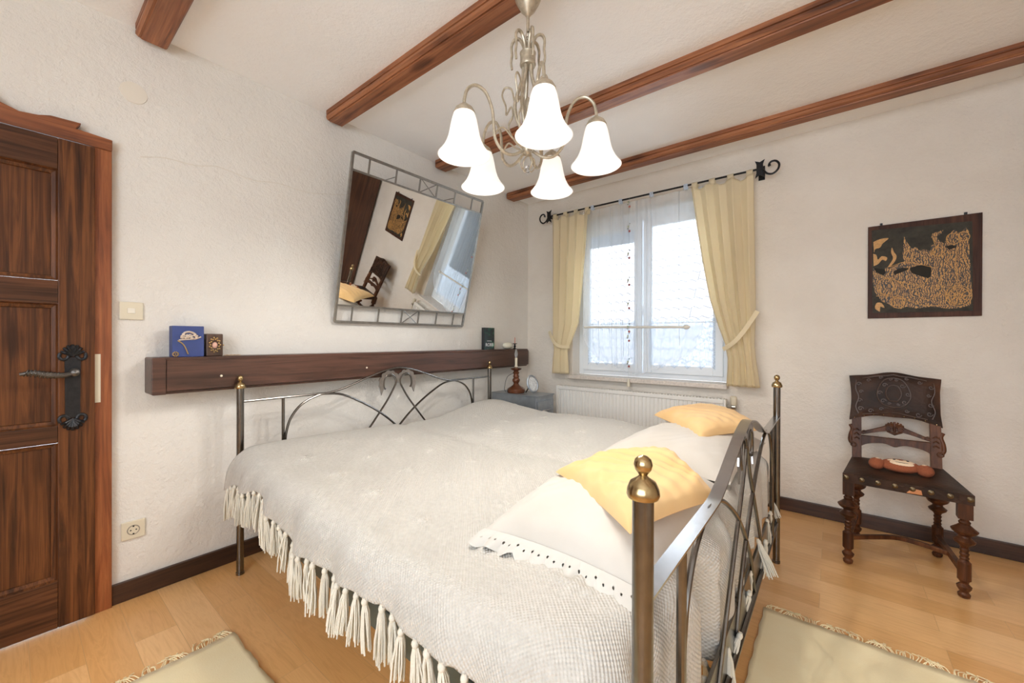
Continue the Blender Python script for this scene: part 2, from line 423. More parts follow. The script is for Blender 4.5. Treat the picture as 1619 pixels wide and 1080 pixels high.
# ------------------------------------------------------------------ door
dr = empty('door_1', (0.0, -3.6, 0), kind='structure')
XF = .052
lf = MB()
def panel_z(): return [(.20, .765), (.835, 1.335), (1.43, 1.885)]
yl, yr = DY0+.005, DY1+.008
sr = .105
lf.box((XF-.04, yr-sr, .008), (XF, yr, 2.012)).box((XF-.04, yl, .008), (XF, yl+sr, 2.012))
leaf = lf.build('door_leaf', m_door, dr, 0, .003)
rl = MB()
zs = [(.008, .20), (.765, .835), (1.335, 1.43), (1.885, 2.012)]
for a, b in zs: rl.box((XF-.04, yl+sr, a), (XF-.0005, yr-sr, b))
rl.build('door_rail', m_doorh, dr, 0, .003)
for a, b in panel_z():
    pm = MB(); y0, y1 = yl+sr, yr-sr
    g = [(XF-.002, 0), (XF-.014, .006), (XF-.018, .018), (XF-.026, .020)]
    rings = [[(x, y0+d, a+d), (x, y1-d, a+d), (x, y1-d, b-d), (x, y0+d, b-d)] for x, d in g]
    vs = [p for r in rings for p in r]; fs = [(k*4+j, k*4+(j+1) % 4, (k+1)*4+(j+1) % 4, (k+1)*4+j) for k in range(3) for j in range(4)]+[(12, 13, 14, 15)]
    pm.add(vs, fs).build('door_panel', m_door, dr, 0)
fr = MB().box((0, DY1+.005, 0), (.032, -3.143, 2.06)).build('door_frame', m_frame, dr, 0, .003)
# head of the frame with its carved crown
prof = [at(*q, 0, .04)[1:] for q in [(178, 237), (178, 222), (120, 203), (129, 195), (80, 182), (60, 181), (30, 175), (0, 160), (-40, 120), (-95, 92)]]
yc = -3.61
pts = [(a, b) for a, b in prof]; pts = [(p[0], min(p[1], 2.30)) for p in pts]
mirr = [(2*yc-a, b) for a, b in pts[::-1]]
zt = 2.018
MB().prism([(-3.143, zt)]+pts[1:]+mirr[:-1]+[(2*yc+3.143, zt)], 0, 0, .04).build('door_head', m_frameh, dr, 0, .003)
MB().box((0, 2*yc+3.143, 0), (.032, DY0-.005, zt)).build('door_frame', m_frame, dr, 0, .003)
P0 = at(150, 560, 0, .033); P1 = at(159, 636, 0, .033)
sp_ = MB().box((.030, P0[1], P1[2]), (.0345, P1[1], P0[2])).build('striker_plate', m_plate, dr, 0)
tag(sp_, 'pale metal striker plate')
# handle plate and lever
hy, hz = -3.262, 1.043
hp = MB()
hp.prism([(hy-.021, .865), (hy+.021, .865), (hy+.023, 1.115), (hy-.023, 1.115)], 0, XF, XF+.006)
for zc, s in ((1.125, 1), (.855, -1)):
    for k in range(7):
        a = radians(20+k*140/6); hp.tube([(XF+.003, hy, zc-s*.005), (XF+.010, hy+cos(a)*.022, zc+s*sin(a)*.028), (XF+.004, hy+cos(a)*.034, zc+s*sin(a)*.042)], [.004, .0075, .005], 8)
    for sd in (-1, 1):
        hp.tube([(XF+.004, hy+sd*(.012+.013*(1-cos(t))), zc-s*(.004+.016*sin(t))) for t in np.linspace(0, pi*1.25, 10)], .006, 8)
hpl = hp.build('handle_plate', m_iron, dr)
lv = MB().lathe([(.016, 0), (.017, .012), (.010, .020), (.010, .045), (.013, .05), (.0, .058)], (XF+.006, hy+.004, hz+.01), 16, (1,0,0))
pts_ = [(XF+.048, hy+.004, hz+.01), (XF+.052, hy-.03, hz+.002), (XF+.054, hy-.07, hz+.006), (XF+.054, hy-.11, hz+.016), (XF+.05, hy-.14, hz+.012)]
P_ = spline(pts_, 8)
lv.tube(P_, [.007+.005*sin(pi*min(1, i/len(P_)*1.15)) for i in range(len(P_))], 10)
for k in range(9):                       # rope twist
    q = P_[10+k*2]; lv.tube([(q[0]+.012*cos(a)*.9, q[1]-.006+.012*a/3, q[2]+.012*sin(a)) for a in np.linspace(-1.4, 1.6, 7)], .0022, 6)
tag(lv.build('door_handle', plain('dark_forged_iron', (.13,.12,.11), .38, .9, .2, 80), dr), 'twisted iron lever handle')
MB().box((-.9, -4.4, -.1), (-.2, -2.9, 0)).build('trim_2', m_floor, smooth=0)['kind'] = 'structure'

# ------------------------------------------------------------------ window
wn = empty('window_1', (1.22, .1, .84), kind='structure')
MB().box((WX0, -.0, .838), (WX1, .13, .862)).box((WX0-.012, -.085, .828), (WX1+.012, 0, .864)).build('window_sill', m_marble, wn, 0, .004)
FY = .13
f = MB().box((WX0, FY, .862), (WX0+.055, FY+.07, WZ1)).box((WX1-.055, FY, .862), (WX1, FY+.07, WZ1)).box((WX0+.055, FY, .862), (WX1-.055, FY+.07, .912)).box((WX0+.055, FY, WZ1-.09), (WX1-.055, FY+.07, WZ1))
f.build('window_frame', m_white, wn, 0, .004)
xm = 1.195
for (a, b) in ((WX0+.05, xm-.005), (xm+.005, WX1-.05)):
    s = MB(); t_ = .075
    z0, z1 = .905, WZ1-.085
    s.box((a, FY-.025, z0), (a+t_, FY+.03, z1)).box((b-t_, FY-.025, z0), (b, FY+.03, z1)).box((a+t_, FY-.025, z0), (b-t_, FY+.03, z0+t_)).box((a+t_, FY-.025, z1-t_), (b-t_, FY+.03, z1))
    so = s.build('window_sash', m_white, wn, 0, .006)
    MB().box((a+t_, FY+.005, z0+t_), (b-t_, FY+.012, z1-t_)).build('window_pane', m_pane, so, 0)
    if a < 1:
        bl = MB()
        for k in range(9): bl.box((a+t_+.004, FY+.016, z1-t_-.012-.012*k), (b-t_-.004, FY+.030, z1-t_-.004-.012*k))
        tag(bl.build('roller_shutter', m_silver, wn, 0), 'grey slatted shutter edge lowered behind the glass')
hd = MB().box((xm-.012, FY-.04, 1.42), (xm+.012, FY-.025, 1.50)).tube([(xm, FY-.03, 1.46), (xm, FY-.065, 1.46), (xm, FY-.07, 1.36)], .009, 8)
hd.build('window_handle', m_white, wn)

# neighbour's roof outside
m_tile = None
t = NT('pale_roof_tiles'); t.set(Roughness=.9)
br = t.n('ShaderNodeTexBrick', i_Vector=t.co('UV'), i_Scale=1.0, i_Brick_Width=40.0, i_Row_Height=.30, i_Mortar_Size=.022, i_Color1=(.30,.26,.26,1), i_Color2=(.36,.32,.32,1), i_Mortar=(.10,.09,.09,1))
t.col(br.outputs[0]); m_tile = t.m
hs = empty('neighbour_house', (1.0, 8, -3), 'pale tiled roof of the neighbouring house seen through the window', 'house')
g = []; uv = []
for i in range(23):
    s_ = i*.3; row = []; ur = []
    for j in range(121):
        x = -4.2+j*.055*1.35; a = x*2*pi/.22
        row.append((x, 5.2+s_*.62, .55+s_*.78+.035*sin(a)+.0)); ur.append((x, s_))
    g.append(row); uv.append(ur)
MB().grid(g, uv).build('roof', m_tile, hs, 60)
MB().box((-4.0, 5.6, -3), (4.8, 9, .62)).build('wall', plain('house_render', (.75,.74,.72), .9), hs, 0)

# ------------------------------------------------------------------ radiator
rd = empty('radiator', (1.15, -.06, .15), 'white ribbed panel radiator mounted below the window sill', 'radiator')
rx0, rx1, rz0, rz1 = .416, 1.905, .16, .753
prof = []; n = 44
for i in range(n):
    x = rx0+.02+(rx1-rx0-.04)*i/n; d = (rx1-rx0-.04)/n
    prof += [(x, -.098), (x+d*.28, -.098), (x+d*.38, -.088), (x+d*.72, -.088), (x+d*.82, -.098)]
prof += [(rx1-.02, -.098)]
rb = MB()
rb.prism(prof+[(rx1-.02, -.05), (rx0+.02, -.05)], 2, rz0+.03, rz1-.035)
rb.build('panel', m_radi, rd, 25)
MB().box((rx0, -.102, rz0), (rx0+.018, -.035, rz1)).box((rx1-.018, -.102, rz0), (rx1, -.035, rz1)).box((rx0+.018, -.100, rz1-.034), (rx1-.018, -.045, rz1-.002)).box((rx0+.018, -.100, rz0), (rx1-.018, -.045, rz0+.028)).build('casing', m_radi, rd, 0, .005)
g_ = MB()
for i in range(60): g_.box((rx0+.03+i*.0242, -.094, rz1-.001), (rx0+.045+i*.0242, -.05, rz1+.004))
g_.build('top_grille', m_radi, rd, 0)
for x in (.7, 1.6): MB().box((x-.02, -.045, .3), (x+.02, 0, .65)).build('wall_bracket', m_radi, rd, 0)
vl = MB().tube([(rx1-.002, -.07, .70), (rx1+.045, -.07, .70)], .010, 10).lathe([(.014, 0), (.02, .005), (.02, .03), (.013, .035)], (rx1+.03, -.07, .70), 12, (1,0,0))
vl.build('valve', plain('dull_chrome', (.45,.43,.38), .35, 1.0), rd)
MB().lathe([(.019, 0), (.022, .01), (.022, .06), (.016, .066)], (rx1+.045, -.07, .715), 14).build('thermostat_knob', m_plate, rd)
MB().tube([(rx1+.045, -.07, .69), (rx1+.045, -.07, .4), (rx1+.045, -.07, .0)], .009, 8).build('pipe', m_plate, rd)

# ------------------------------------------------------------------ curtain rod, drapes, sheer
RY, RZ = -.10, 2.413
rod = empty('curtain_rod', (1.25, 0, RZ), 'black wrought iron curtain rod with scrolled ends above the window', 'curtain rod')
ra, rb_ = .335, 2.115
MB().tube([(ra, RY, RZ), (rb_, RY, RZ)], .0075, 10).build('pole', m_iron, rod)
for x, sd in ((ra, -1), (rb_, 1)):
    fm = MB(); pts_ = [(0, .005), (.02, -.012), (.045, -.042), (.08, -.052), (.112, -.03), (.12, .005), (.10, .032), (.072, .034), (.058, .018), (.062, .006)]
    fm.tube([(x+sd*a*.95, RY, RZ+b) for a, b in pts_], [.007]*9+[.01], 8, smooth=5)
    fm.build('scroll_finial', m_iron, rod)
    pm = MB()
    for zz, yy in ((.045, .0), (-.06, .0)): pass
    pm.prism([(x-.028, RZ-.065), (x, RZ-.045), (x+.028, RZ-.065), (x+.020, RZ-.03), (x+.020, RZ+.03), (x+.030, RZ+.058), (x, RZ+.044), (x-.030, RZ+.058), (x-.020, RZ+.03), (x-.020, RZ-.03)], 1, RY-.012, RY-.006)
    pm.tube([(x, RY-.006, RZ-.005), (x, 0, RZ-.005)], .009, 8).box((x-.02, -.006, RZ-.05), (x+.02, 0, RZ+.05))
    pm.build('bracket', m_iron, rod, 30)
def interp(tab, z):
    for (z0, *a), (z1, *b) in zip(tab, tab[1:]):
        if z0 >= z >= z1:
            t = (z0-z)/(z0-z1+1e-9); t = t*t*(3-2*t) if False else t
            return [p+(q-p)*t for p, q in zip(a, b)]
    return tab[-1][1:]
def drape(label, tab, folds, tabs, tie, seed):
    rnd = random.Random(seed)
    o = empty('curtain', ((tab[0][1]+tab[0][2])/2, RY, tab[-1][0]), label, 'curtain', 'yellow drapes beside the window')
    zt, zb = tab[0][0], tab[-1][0]; NR, NC = 70, 90; G = []
    ph = [rnd.uniform(-.5, .5) for _ in range(6)]
    for i in range(NR+1):
        z = zt+(zb-zt)*i/NR; xl, xr, am, yo = interp(tab, z); row = []
        for j in range(NC+1):
            s = j/NC; w = s*folds*2*pi+ph[0]+.6*sin(3*s+ph[1])
            x = xl+(xr-xl)*s+.004*sin(w*2)
            y = RY-.012+yo-am*1.5*(.5+.5*sin(w))-am*.25*sin(w*.5+ph[2]+z*2)
            dz = -.012*(.5-.5*cos(2*pi*s*tabs)) if i == 0 else 0
            if i < 4: dz = -.03*(.5-.5*cos(2*pi*s*(tabs-1)))*(1-i/4)
            row.append((x, y, z+dz))
        G.append(row)
    MB().grid(G).build('cloth', m_drape, o, 60, solid=.002)
    xl, xr = tab[0][1:3]
    for k in range(tabs):
        x = xl+.022+(xr-xl-.044)*k/(tabs-1); lm = MB(); wd = .042
        P = [(RY-.016, zt-.02), (RY-.0145, zt+.02), (RY-.012, RZ+.006), (RY, RZ+.0105), (RY+.012, RZ+.006), (RY+.0135, zt+.0), (RY+.006, zt-.03)]
        lm.grid([[(x-wd/2+wd*q, y, z) for q in (0, .33, .66, 1)] for y, z in P])
        lm.build('tab', m_drape, o, 60, solid=.002)
    a, b, zc1, zc2 = tie
    P = []
    for t_ in np.linspace(0, 1, 13):
        P.append((a[0]+(b[0]-a[0])*t_, RY-.05-.055*sin(pi*t_), a[1]+(b[1]-a[1])*t_-.05*sin(pi*t_)))
    MB().tube(P, 1, flat=(.030, .006), up=(0, -1, 0)).build('tieback', m_drape, o, 60)
# rows: z, x left, x right, fold depth, y offset
drape('pale yellow tab-top curtain hanging beside the corner, tied back, narrower one',
      [(2.385, .385, .775, .018, 0), (2.1, .395, .765, .03, 0), (1.7, .40, .735, .035, 0), (1.35, .405, .70, .035, 0), (1.18, .41, .63, .03, -.01), (1.10, .425, .585, .025, -.012), (1.02, .415, .59, .03, -.01), (.875, .405, .60, .035, 0)],
      4.3, 4, ((.37, 1.28), (.60, 1.13), 0, 0), 3)
drape('pale yellow tab-top curtain tied back at the hook on the chair side of the window',
      [(2.385, 1.66, 2.075, .018, 0), (2.1, 1.70, 2.08, .03, 0), (1.8, 1.745, 2.085, .035, 0), (1.5, 1.80, 2.09, .035, 0), (1.3, 1.86, 2.09, .032, -.01), (1.17, 1.905, 2.085, .026, -.012), (1.05, 1.925, 2.095, .03, -.01), (.86, 1.915, 2.12, .035, 0)],
      4.6, 4, ((1.895, 1.13), (2.11, 1.40), 0, 0), 5)
# sheer voile between them
sh = empty('sheer_curtain', (1.2, RY, .9), 'transparent white voile panel with bottom rod hanging between the yellow curtains', 'sheer curtain')
G = []
for i in range(61):
    z = 2.39-(2.39-.90)*i/60; row = []
    for j in range(101):
        s = j/100; x = .70+(1.74-.70)*s
        if z < 1.31:
            # lower part gathers towards the middle
            q = (1.31-z)/.41; x = x+(1.16-x)*.18*q*q; zz = 1.31-(1.31-z)*(1-.42*abs(2*s-1)**1.3)
        else: zz = z
        y = RY+.018+.006*sin(s*55)+.004*sin(s*23+z*2)
        row.append((x, y, zz))
    G.append(row)
MB().grid(G).build('voile', m_sheer, sh, 60)
MB().tube([(.72, RY+.01, 1.315), (1.60, RY+.01, 1.30)], .010, 10).lathe([(.012, 0), (.018, .008), (.018, .03), (.008, .045)], (1.60, RY+.01, 1.30), 12, (1,0,0)).build('bottom_rod', plain('pale_wood_rod', (.70,.68,.62), .5), sh)
m_seam = plain('grey_seam_thread', (.42,.46,.50), .8)
for x in (.80, .86, .965, .985, 1.03, 1.075, 1.09, 1.215, 1.255, 1.30, 1.335, 1.56):
    zb = random.choice((.95, 1.0, 1.05, 1.15)); MB().tube([(x, RY+.012, 2.39), (x+.004, RY+.010, 1.8), (x+.002, RY+.010, 1.4), (x+.01, RY+.012, zb)], .0011, 5, smooth=3).build('gather_cord', m_seam, sh)
for k in range(4):
    x = .79+.27*k; MB().box((x, RY-.010, RZ-.03), (x+.03, RY-.009, RZ+.010)).box((x, RY+.009, RZ-.03), (x+.03, RY+.010, RZ+.010)).box((x, RY-.010, RZ+.009), (x+.03, RY+.010, RZ+.0105)).build('tab', m_lacec, sh, 0)
bs = empty('bead_string', (1.15, RY, .82), 'string of small red green and grey square beads hanging before the window mullion', 'curtain pendant')
zs_ = [2.37, 2.16, 1.93, 1.70, 1.50, 1.30, 1.22, 1.00]
MB().tube([(1.155, RY-.008, RZ), (1.155, RY-.008, .86)], .0009, 5).build('cord', m_seam, bs)
MB().lathe([(.001, .07), (.006, .05), (.012, .03), (.015, 0), (.012, -.003)], (1.155, RY-.010, .80), 10).build('weight', m_plate, bs)
mb = [plain('bead_red', (.30,.07,.06), .4), plain('bead_green', (.34,.40,.26), .4), plain('bead_dark', (.06,.07,.06), .4), plain('bead_grey', (.45,.43,.38), .4)]
for z in zs_:
    for dx, dz, sz, c in ((.004, -.03, .017, 0), (-.006, .012, .013, 1), (.006, .035, .008, 2), (-.012, -.008, .008, 2), (-.008, .0, .010, 3)):
        MB().box((1.155+dx-sz/2, RY-.012, z+dz-sz/2), (1.155+dx+sz/2, RY-.009, z+dz+sz/2)).build('bead', mb[c], bs, 0)
# lace cafe curtains on the two sashes
for (a, b), lab in (((.66, 1.13), 'white lace cafe curtain on the window sash nearer the corner'), ((1.26, 1.79), 'white lace cafe curtain on the window sash nearer the chair')):
    o = empty('lace_curtain', ((a+b)/2, FY-.03, .93), lab, 'lace curtain', 'lace cafe curtains on the sashes')
    G = []
    for i in range(31):
        row = []
        for j in range(61):
            s = j/60; x = a+(b-a)*s; zt = 1.37+.008*sin(s*60); zb = .955+.035*abs(sin(s*pi*5))
            row.append((x, FY-.032+.004*sin(s*48), zt+(zb-zt)*i/30))
        G.append(row)
    MB().grid(G).build('lace', m_lacec, o, 60)
    MB().tube([(a-.01, FY-.030, 1.345), (b+.01, FY-.030, 1.345)], .004, 8).build('rod', m_white, o)

# ------------------------------------------------------------------ wall shelf beam and what stands on it
SX = .15; s0, s1, z0, z1 = -3.03, -.175, .938, 1.107
sh_ = empty('wall_shelf', (0, -1.6, z0), 'long dark brown wooden beam shelf fixed on the wall behind the bed', 'shelf')
r_ = .018
pr = [(0, z0), (SX-r_, z0), (SX-r_, z0+.010), (SX, z0+.016), (SX, z1-.016), (SX-.008, z1-.010), (SX-.008, z1), (0, z1)]
m = MB(); n = len(pr); rings = []
for y, d in ((s0+.052, 0), (s1-.03, 0), (s1-.008, .006), (s1, .02)):
    rings.append([(max(0, x-(d if x > .1 else 0)), y, min(max(z, z0+d), z1-d)) for x, z in pr])
m.add([p for r in rings for p in r], [tuple(range(n))]+[(k*n+j, (k+1)*n+j, (k+1)*n+(j+1) % n, k*n+(j+1) % n) for k in range(3) for j in range(n)]+[tuple(range(4*n-1, 3*n-1, -1))])
m.build('beam', m_shelf, sh_, 20)
m = MB(); m.prism([(s0, z0+.004), (s0+.004, z0), (s0+.050, z0), (s0+.050, z1), (s0+.004, z1), (s0, z1-.004)], 0, 0, SX+.001)
m.build('end_cap', m_shelf, sh_, 0, .003)
for y in (at(350, 592, 0, .15)[1], at(580, 577, 0, .15)[1]): MB().lathe([(.006, 0), (.005, .003), (.001, .004)], (SX, y, 1.01), 10, (1,0,0)).build('screw_cap', m_plate, sh_)

bx = empty('keepsake_box', (.06, -2.9, z1), 'blue square box with silver hat ornament on the wall shelf', 'box')
BXX = .105
MB().box((.045, -2.950, z1), (BXX, -2.828, z1+.148)).build('body', plain('royal_blue_card', (.030,.055,.20), .5, 0, .1, 20), bx, 0, .002)
m_pearl = plain('pearl_silver', (.75,.66,.58), .25, .6); m_goldr = plain('gold_relief', (.72,.50,.22), .3, .9)
m = MB()
cy_, cz_ = -2.885, z1+.088
m.tube([(BXX+.002, cy_-.042, cz_-.008), (BXX+.003, cy_-.01, cz_-.004), (BXX+.003, cy_+.02, cz_-.002), (BXX+.002, cy_+.044, cz_+.008)], [.004, .004], 6, smooth=4)
for k in range(26):
    a = pi*k/25; m.ball((BXX+.003, cy_-.003+.028*cos(a)*random.uniform(.9, 1.1), cz_+.028*sin(a)+.004), .0055, 6, 4)
for k in range(34): m.ball((BXX+.004, cy_+random.uniform(-.03, .03), cz_+random.uniform(0, .018)), random.uniform(.004, .007), 6, 4)
m.build('hat_ornament', m_pearl, bx)
m = MB().tube([(BXX+.002, cy_-.045, cz_-.010), (BXX+.003, cy_-.03, cz_-.022), (BXX+.002, cy_-.018, cz_-.04), (BXX+.002, cy_-.006, cz_-.075)], .0028, 6, smooth=4)
for k in range(10):
    a = 2*pi*k/10; m.ball((BXX+.002, -2.938+.010*cos(a), z1+.014+.010*sin(a)), .0035, 6, 4)
m.ball((BXX+.003, -2.938, z1+.014), .004, 6, 4); m.build('ribbon_ornament', m_goldr, bx)
bx2 = empty('trinket_box', (.06, -2.78, z1), 'small brown wooden trinket box with gold relief on the wall shelf', 'box')
MB().box((.045, -2.817, z1), (.098, -2.747, z1+.112)).build('body', wood('walnut_box', (.04,.02,.012), (.09,.045,.025), (.14,.07,.04), 2, .4, 0), bx2, 0, .004)
m = MB()
for k in range(22):
    a = 2*pi*k/22; r = .021 if k % 2 else .027
    m.ball((.100, -2.782+r*.85*cos(a), z1+.057+r*1.35*sin(a)), .0042, 6, 4)
m.build('gold_wreath', m_goldr, bx2)
MB().ball((.099, -2.782, z1+.055), .013, 12, 8, (.4, .85, 1.2)).build('cameo', plain('cameo_rose', (.62,.36,.28), .4), bx2)
MB().ball((.085, -2.742, z1+.055), .004, 8, 5).build('clasp', m_goldr, bx2)
m = MB()
for k in range(9): m.tube([(.09+.006*cos(a), -2.735+k*.008+.005*sin(a), z1+.003+.001*(k % 2)) for a in np.linspace(0, 2*pi, 9)], .0014, 5)
tag(m.build('gold_chain', m_goldr), 'small heap of gold chain lying beside the brown trinket box', 'chain')

def boxpart(name, a, b, mat, par, bev=0): return MB().box(a, b).build(name, mat, par, 0, bev)
bk = empty('book', (.07, -.74, z1), 'dark green paperback with white lettering standing at the far end of the shelf', 'book')
by0, by1 = -.790, -.655; bxf = .10
t = NT('book_cover'); v = t.co('Object'); n_ = t.noise(v, 16, 3, .5, 1.5); t.col(t.ramp(n_, [(.5, (.012,.022,.028)), (.62, (.02,.10,.06)), (.70, (.10,.30,.18))])); t.set(Roughness=.3)
boxpart('cover', (bxf, by0, z1), (bxf+.003, by1, z1+.197), t.m, bk)
boxpart('pages', (bxf-.028, by0+.003, z1+.003), (bxf, by1-.003, z1+.194), plain('paper', (.8,.76,.66), .9), bk)
boxpart('spine', (bxf-.030, by0-.001, z1), (bxf+.0025, by0+.003, z1+.197), plain('spine_dark', (.02,.025,.03), .35), bk)
m_ink = plain('white_lettering', (.8,.8,.8), .5)
text_obj('title_lettering', 'ROBB', .042, m_ink, bk, (bxf+.0035, (by0+by1)/2, z1+.030), (pi/2, 0, pi/2))
boxpart('subtitle_line', (bxf+.003, by0+.035, z1+.076), (bxf+.0036, by1-.04, z1+.080), m_ink, bk)
bk.rotation_euler = (0, 0, 0)
c = at(801, 545, 0, .09)
tag(MB().ball((.085, c[1]+.02, z1+.033), .05, 24, 14, (.7, 1.35, .66)).build('egg_ornament', plain('glazed_cream', (.74,.72,.60), .12, 0, .08, 14)), 'glossy cream egg shaped ornament lying on the shelf end', 'ornament')
c = at(814, 545, 0, .10)
ch = empty('candle_holder', (.10, c[1], z1), 'tiny metal candle holder with thin red candle at the shelf end', 'candle holder')
MB().lathe([(.018, 0), (.019, .004), (.006, .012), (.012, .028), (.005, .040), (.008, .046), (.022, .050), (.022, .054), (.004, .055)], (.10, c[1], z1), 14).build('holder', m_iron, ch)
MB().lathe([(.0035, 0), (.003, .055), (.0005, .062)], (.10, c[1], z1+.053), 8).build('candle', plain('red_wax', (.60,.16,.10), .5), ch)

# ------------------------------------------------------------------ mirror (leans forward from the wall)
mr = empty('wall_mirror', (.03, -1.57, 1.31), 'large tilted wall mirror in a grey metal lattice frame', 'mirror')
A = np.array([.03, -2.128, 1.308]); B = np.array([.043, -1.006, 1.312]); C_ = np.array([.285, -2.147, 2.313]); D_ = np.array([.298, -1.025, 2.317])
nrm = np.cross(B-A, C_-A); nrm = nrm/np.linalg.norm(nrm)
def mp(u, v, d=0): return (A*(1-u)*(1-v)+B*u*(1-v)+C_*(1-u)*v+D_*u*v)+nrm*d
def bar(mbx, a, b, w=.016, h=.014):
    mbx.tube([mp(*a), mp(*b)], 1, flat=(w, h), up=tuple(nrm))
v1, v2 = .105, .905
fo = MB()
bar(fo, (0, 0), (0, 1)); bar(fo, (1, 0), (1, 1)); bar(fo, (0, 0), (1, 0)); bar(fo, (0, 1), (1, 1)); bar(fo, (0, v1), (1, v1), .012); bar(fo, (0, v2), (1, v2), .012)
fo.build('frame', m_pewter, mr, 0, .001)
for va, vb in ((0, v1), (v2, 1)):
    for u in (.10, .275, .445, .58, .735, .895):
        lt = MB(); bar(lt, (u, va), (u, vb), .009, .009); lt.build('lattice_bar', m_pewter, mr, 0)
    MB().tube([mp(.445, va), mp(.58, vb)], .0035, 6).build('cross_brace', m_pewter, mr, 0)
    MB().tube([mp(.445, vb), mp(.58, va)], .0035, 6).build('cross_brace', m_pewter, mr, 0)
g = [mp(.008, v1+.006, .004), mp(.992, v1+.006, .004), mp(.992, v2-.006, .004), mp(.008, v2-.006, .004)]
g2 = [mp(.008, v1+.006, -.004), mp(.992, v1+.006, -.004), mp(.992, v2-.006, -.004), mp(.008, v2-.006, -.004)]
MB().add(g+g2, [(0,1,2,3), (7,6,5,4), (0,4,5,1), (1,5,6,2), (2,6,7,3), (3,7,4,0)]).build('mirror_glass', m_mirror, mr, 0)
q = mp(.5, .93, -.005)
for u in (.275, .735):
    q = mp(u, .95, -.006); MB().tube([tuple(q), (.0, q[1], q[2]+.02)], .003, 6).build('wall_stay', m_pewter, mr)
for u in (.1, .9):
    q = mp(u, 0); MB().box((0, q[1]-.01, q[2]-.005), (.03, q[1]+.01, q[2]+.006)).build('wall_spacer', m_pewter, mr, 0)

# ------------------------------------------------------------------ switch, socket, box cover
def plate(name, pa, pb, label, cat):
    a = at(*pa, 0, 0.0); b = at(*pb, 0, 0.0); y0, y1 = a[1], b[1]; zc = (a[2]+b[2])/2; hh = (y1-y0)/2*1.0; yc_ = (y0+y1)/2
    o = empty(name, (0, yc_, zc), label, cat)
    MB().box((0, yc_-hh, zc-hh), (.010, yc_+hh, zc+hh)).build('cover_plate', m_plate, o, 0, .003)
    return o, yc_, zc, hh
o, yc_, zc, hh = plate('light_switch', (188, 478), (226, 505), 'square ivory light switch on the wall beside the door frame', 'switch')
MB().box((.010, yc_-.014, zc-.011), (.0135, yc_+.012, zc+.012)).build('rocker', plain('ivory_rocker', (.80,.76,.66), .35), o, 0, .001)
o, yc_, zc, hh = plate('power_socket', (191, 824), (229, 849), 'square ivory wall socket near the floor beside the door frame', 'socket')
MB().shell([(.022, 0), (.0205, -.004), (.0, -.0042)], (0, 0, 0), 24)
m = MB().lathe([(.0225, 0), (.0225, .0012)], (.010, yc_, zc), 24, (1,0,0)); m.build('socket_rim', plain('socket_grey', (.30,.27,.22), .5), o)
MB().lathe([(.0185, 0), (.0185, .0016)], (.010, yc_, zc), 24, (1,0,0)).build('socket_face', m_plate, o)
MB().lathe([(.003, 0), (.003, .0022)], (.010, yc_-.0095, zc), 8, (1,0,0)).build('pin_hole', m_black, o); MB().lathe([(.003, 0), (.003, .0022)], (.010, yc_+.0095, zc), 8, (1,0,0)).build('pin_hole', m_black, o)
MB().box((.010, yc_-.003, zc+.014), (.0125, yc_+.003, zc+.020)).build('earth_clip', m_black, o, 0); MB().box((.010, yc_-.003, zc-.020), (.0125, yc_+.003, zc-.014)).build('earth_clip', m_black, o, 0)
tag(MB().lathe([(.048, 0), (.047, .0035), (.0, .0045)], (0, -3.068, 2.327), 32, (1,0,0)).build('junction_cover', plain('painted_cover', (.78,.73,.64), .8)), 'round painted junction box cover high on the wall above the switch', 'cover')

# ------------------------------------------------------------------ bed
BX0, BY0 = .175, -2.695
def bw(X, Y, Z): return (BX0+X, BY0-.050*X+Y*(.971+.0135*X), Z)
BLn, BWd = 2.115, 1.95
bed = empty('double_bed', (1.23, -1.75, 0), 'double bed with gunmetal tube frame, brass finials and curved metal bars', 'bed')
def post(X, Y, r=.0185):
    p = bw(X, Y, 0)
    o = MB().lathe([(r+.002, 0), (r+.002, .012), (r, .013), (r, .945)], p, 20).build('bed_post', m_steel, bed, 40)
    f = MB().lathe([(.0, .942), (r+.007, .943), (r+.009, .948), (r+.008, .957), (r+.003, .968), (.009, .975), (.006, .978), (.008, .981), (.0125, .987), (.0145, .995), (.0125, 1.003), (.007, 1.008), (.0, 1.010)], p, 24)
    f.build('brass_finial', m_brass, o, 60)
for X, Y in ((0, 0), (0, BWd), (BLn, 0), (BLn, BWd)): post(X, Y, .0165)
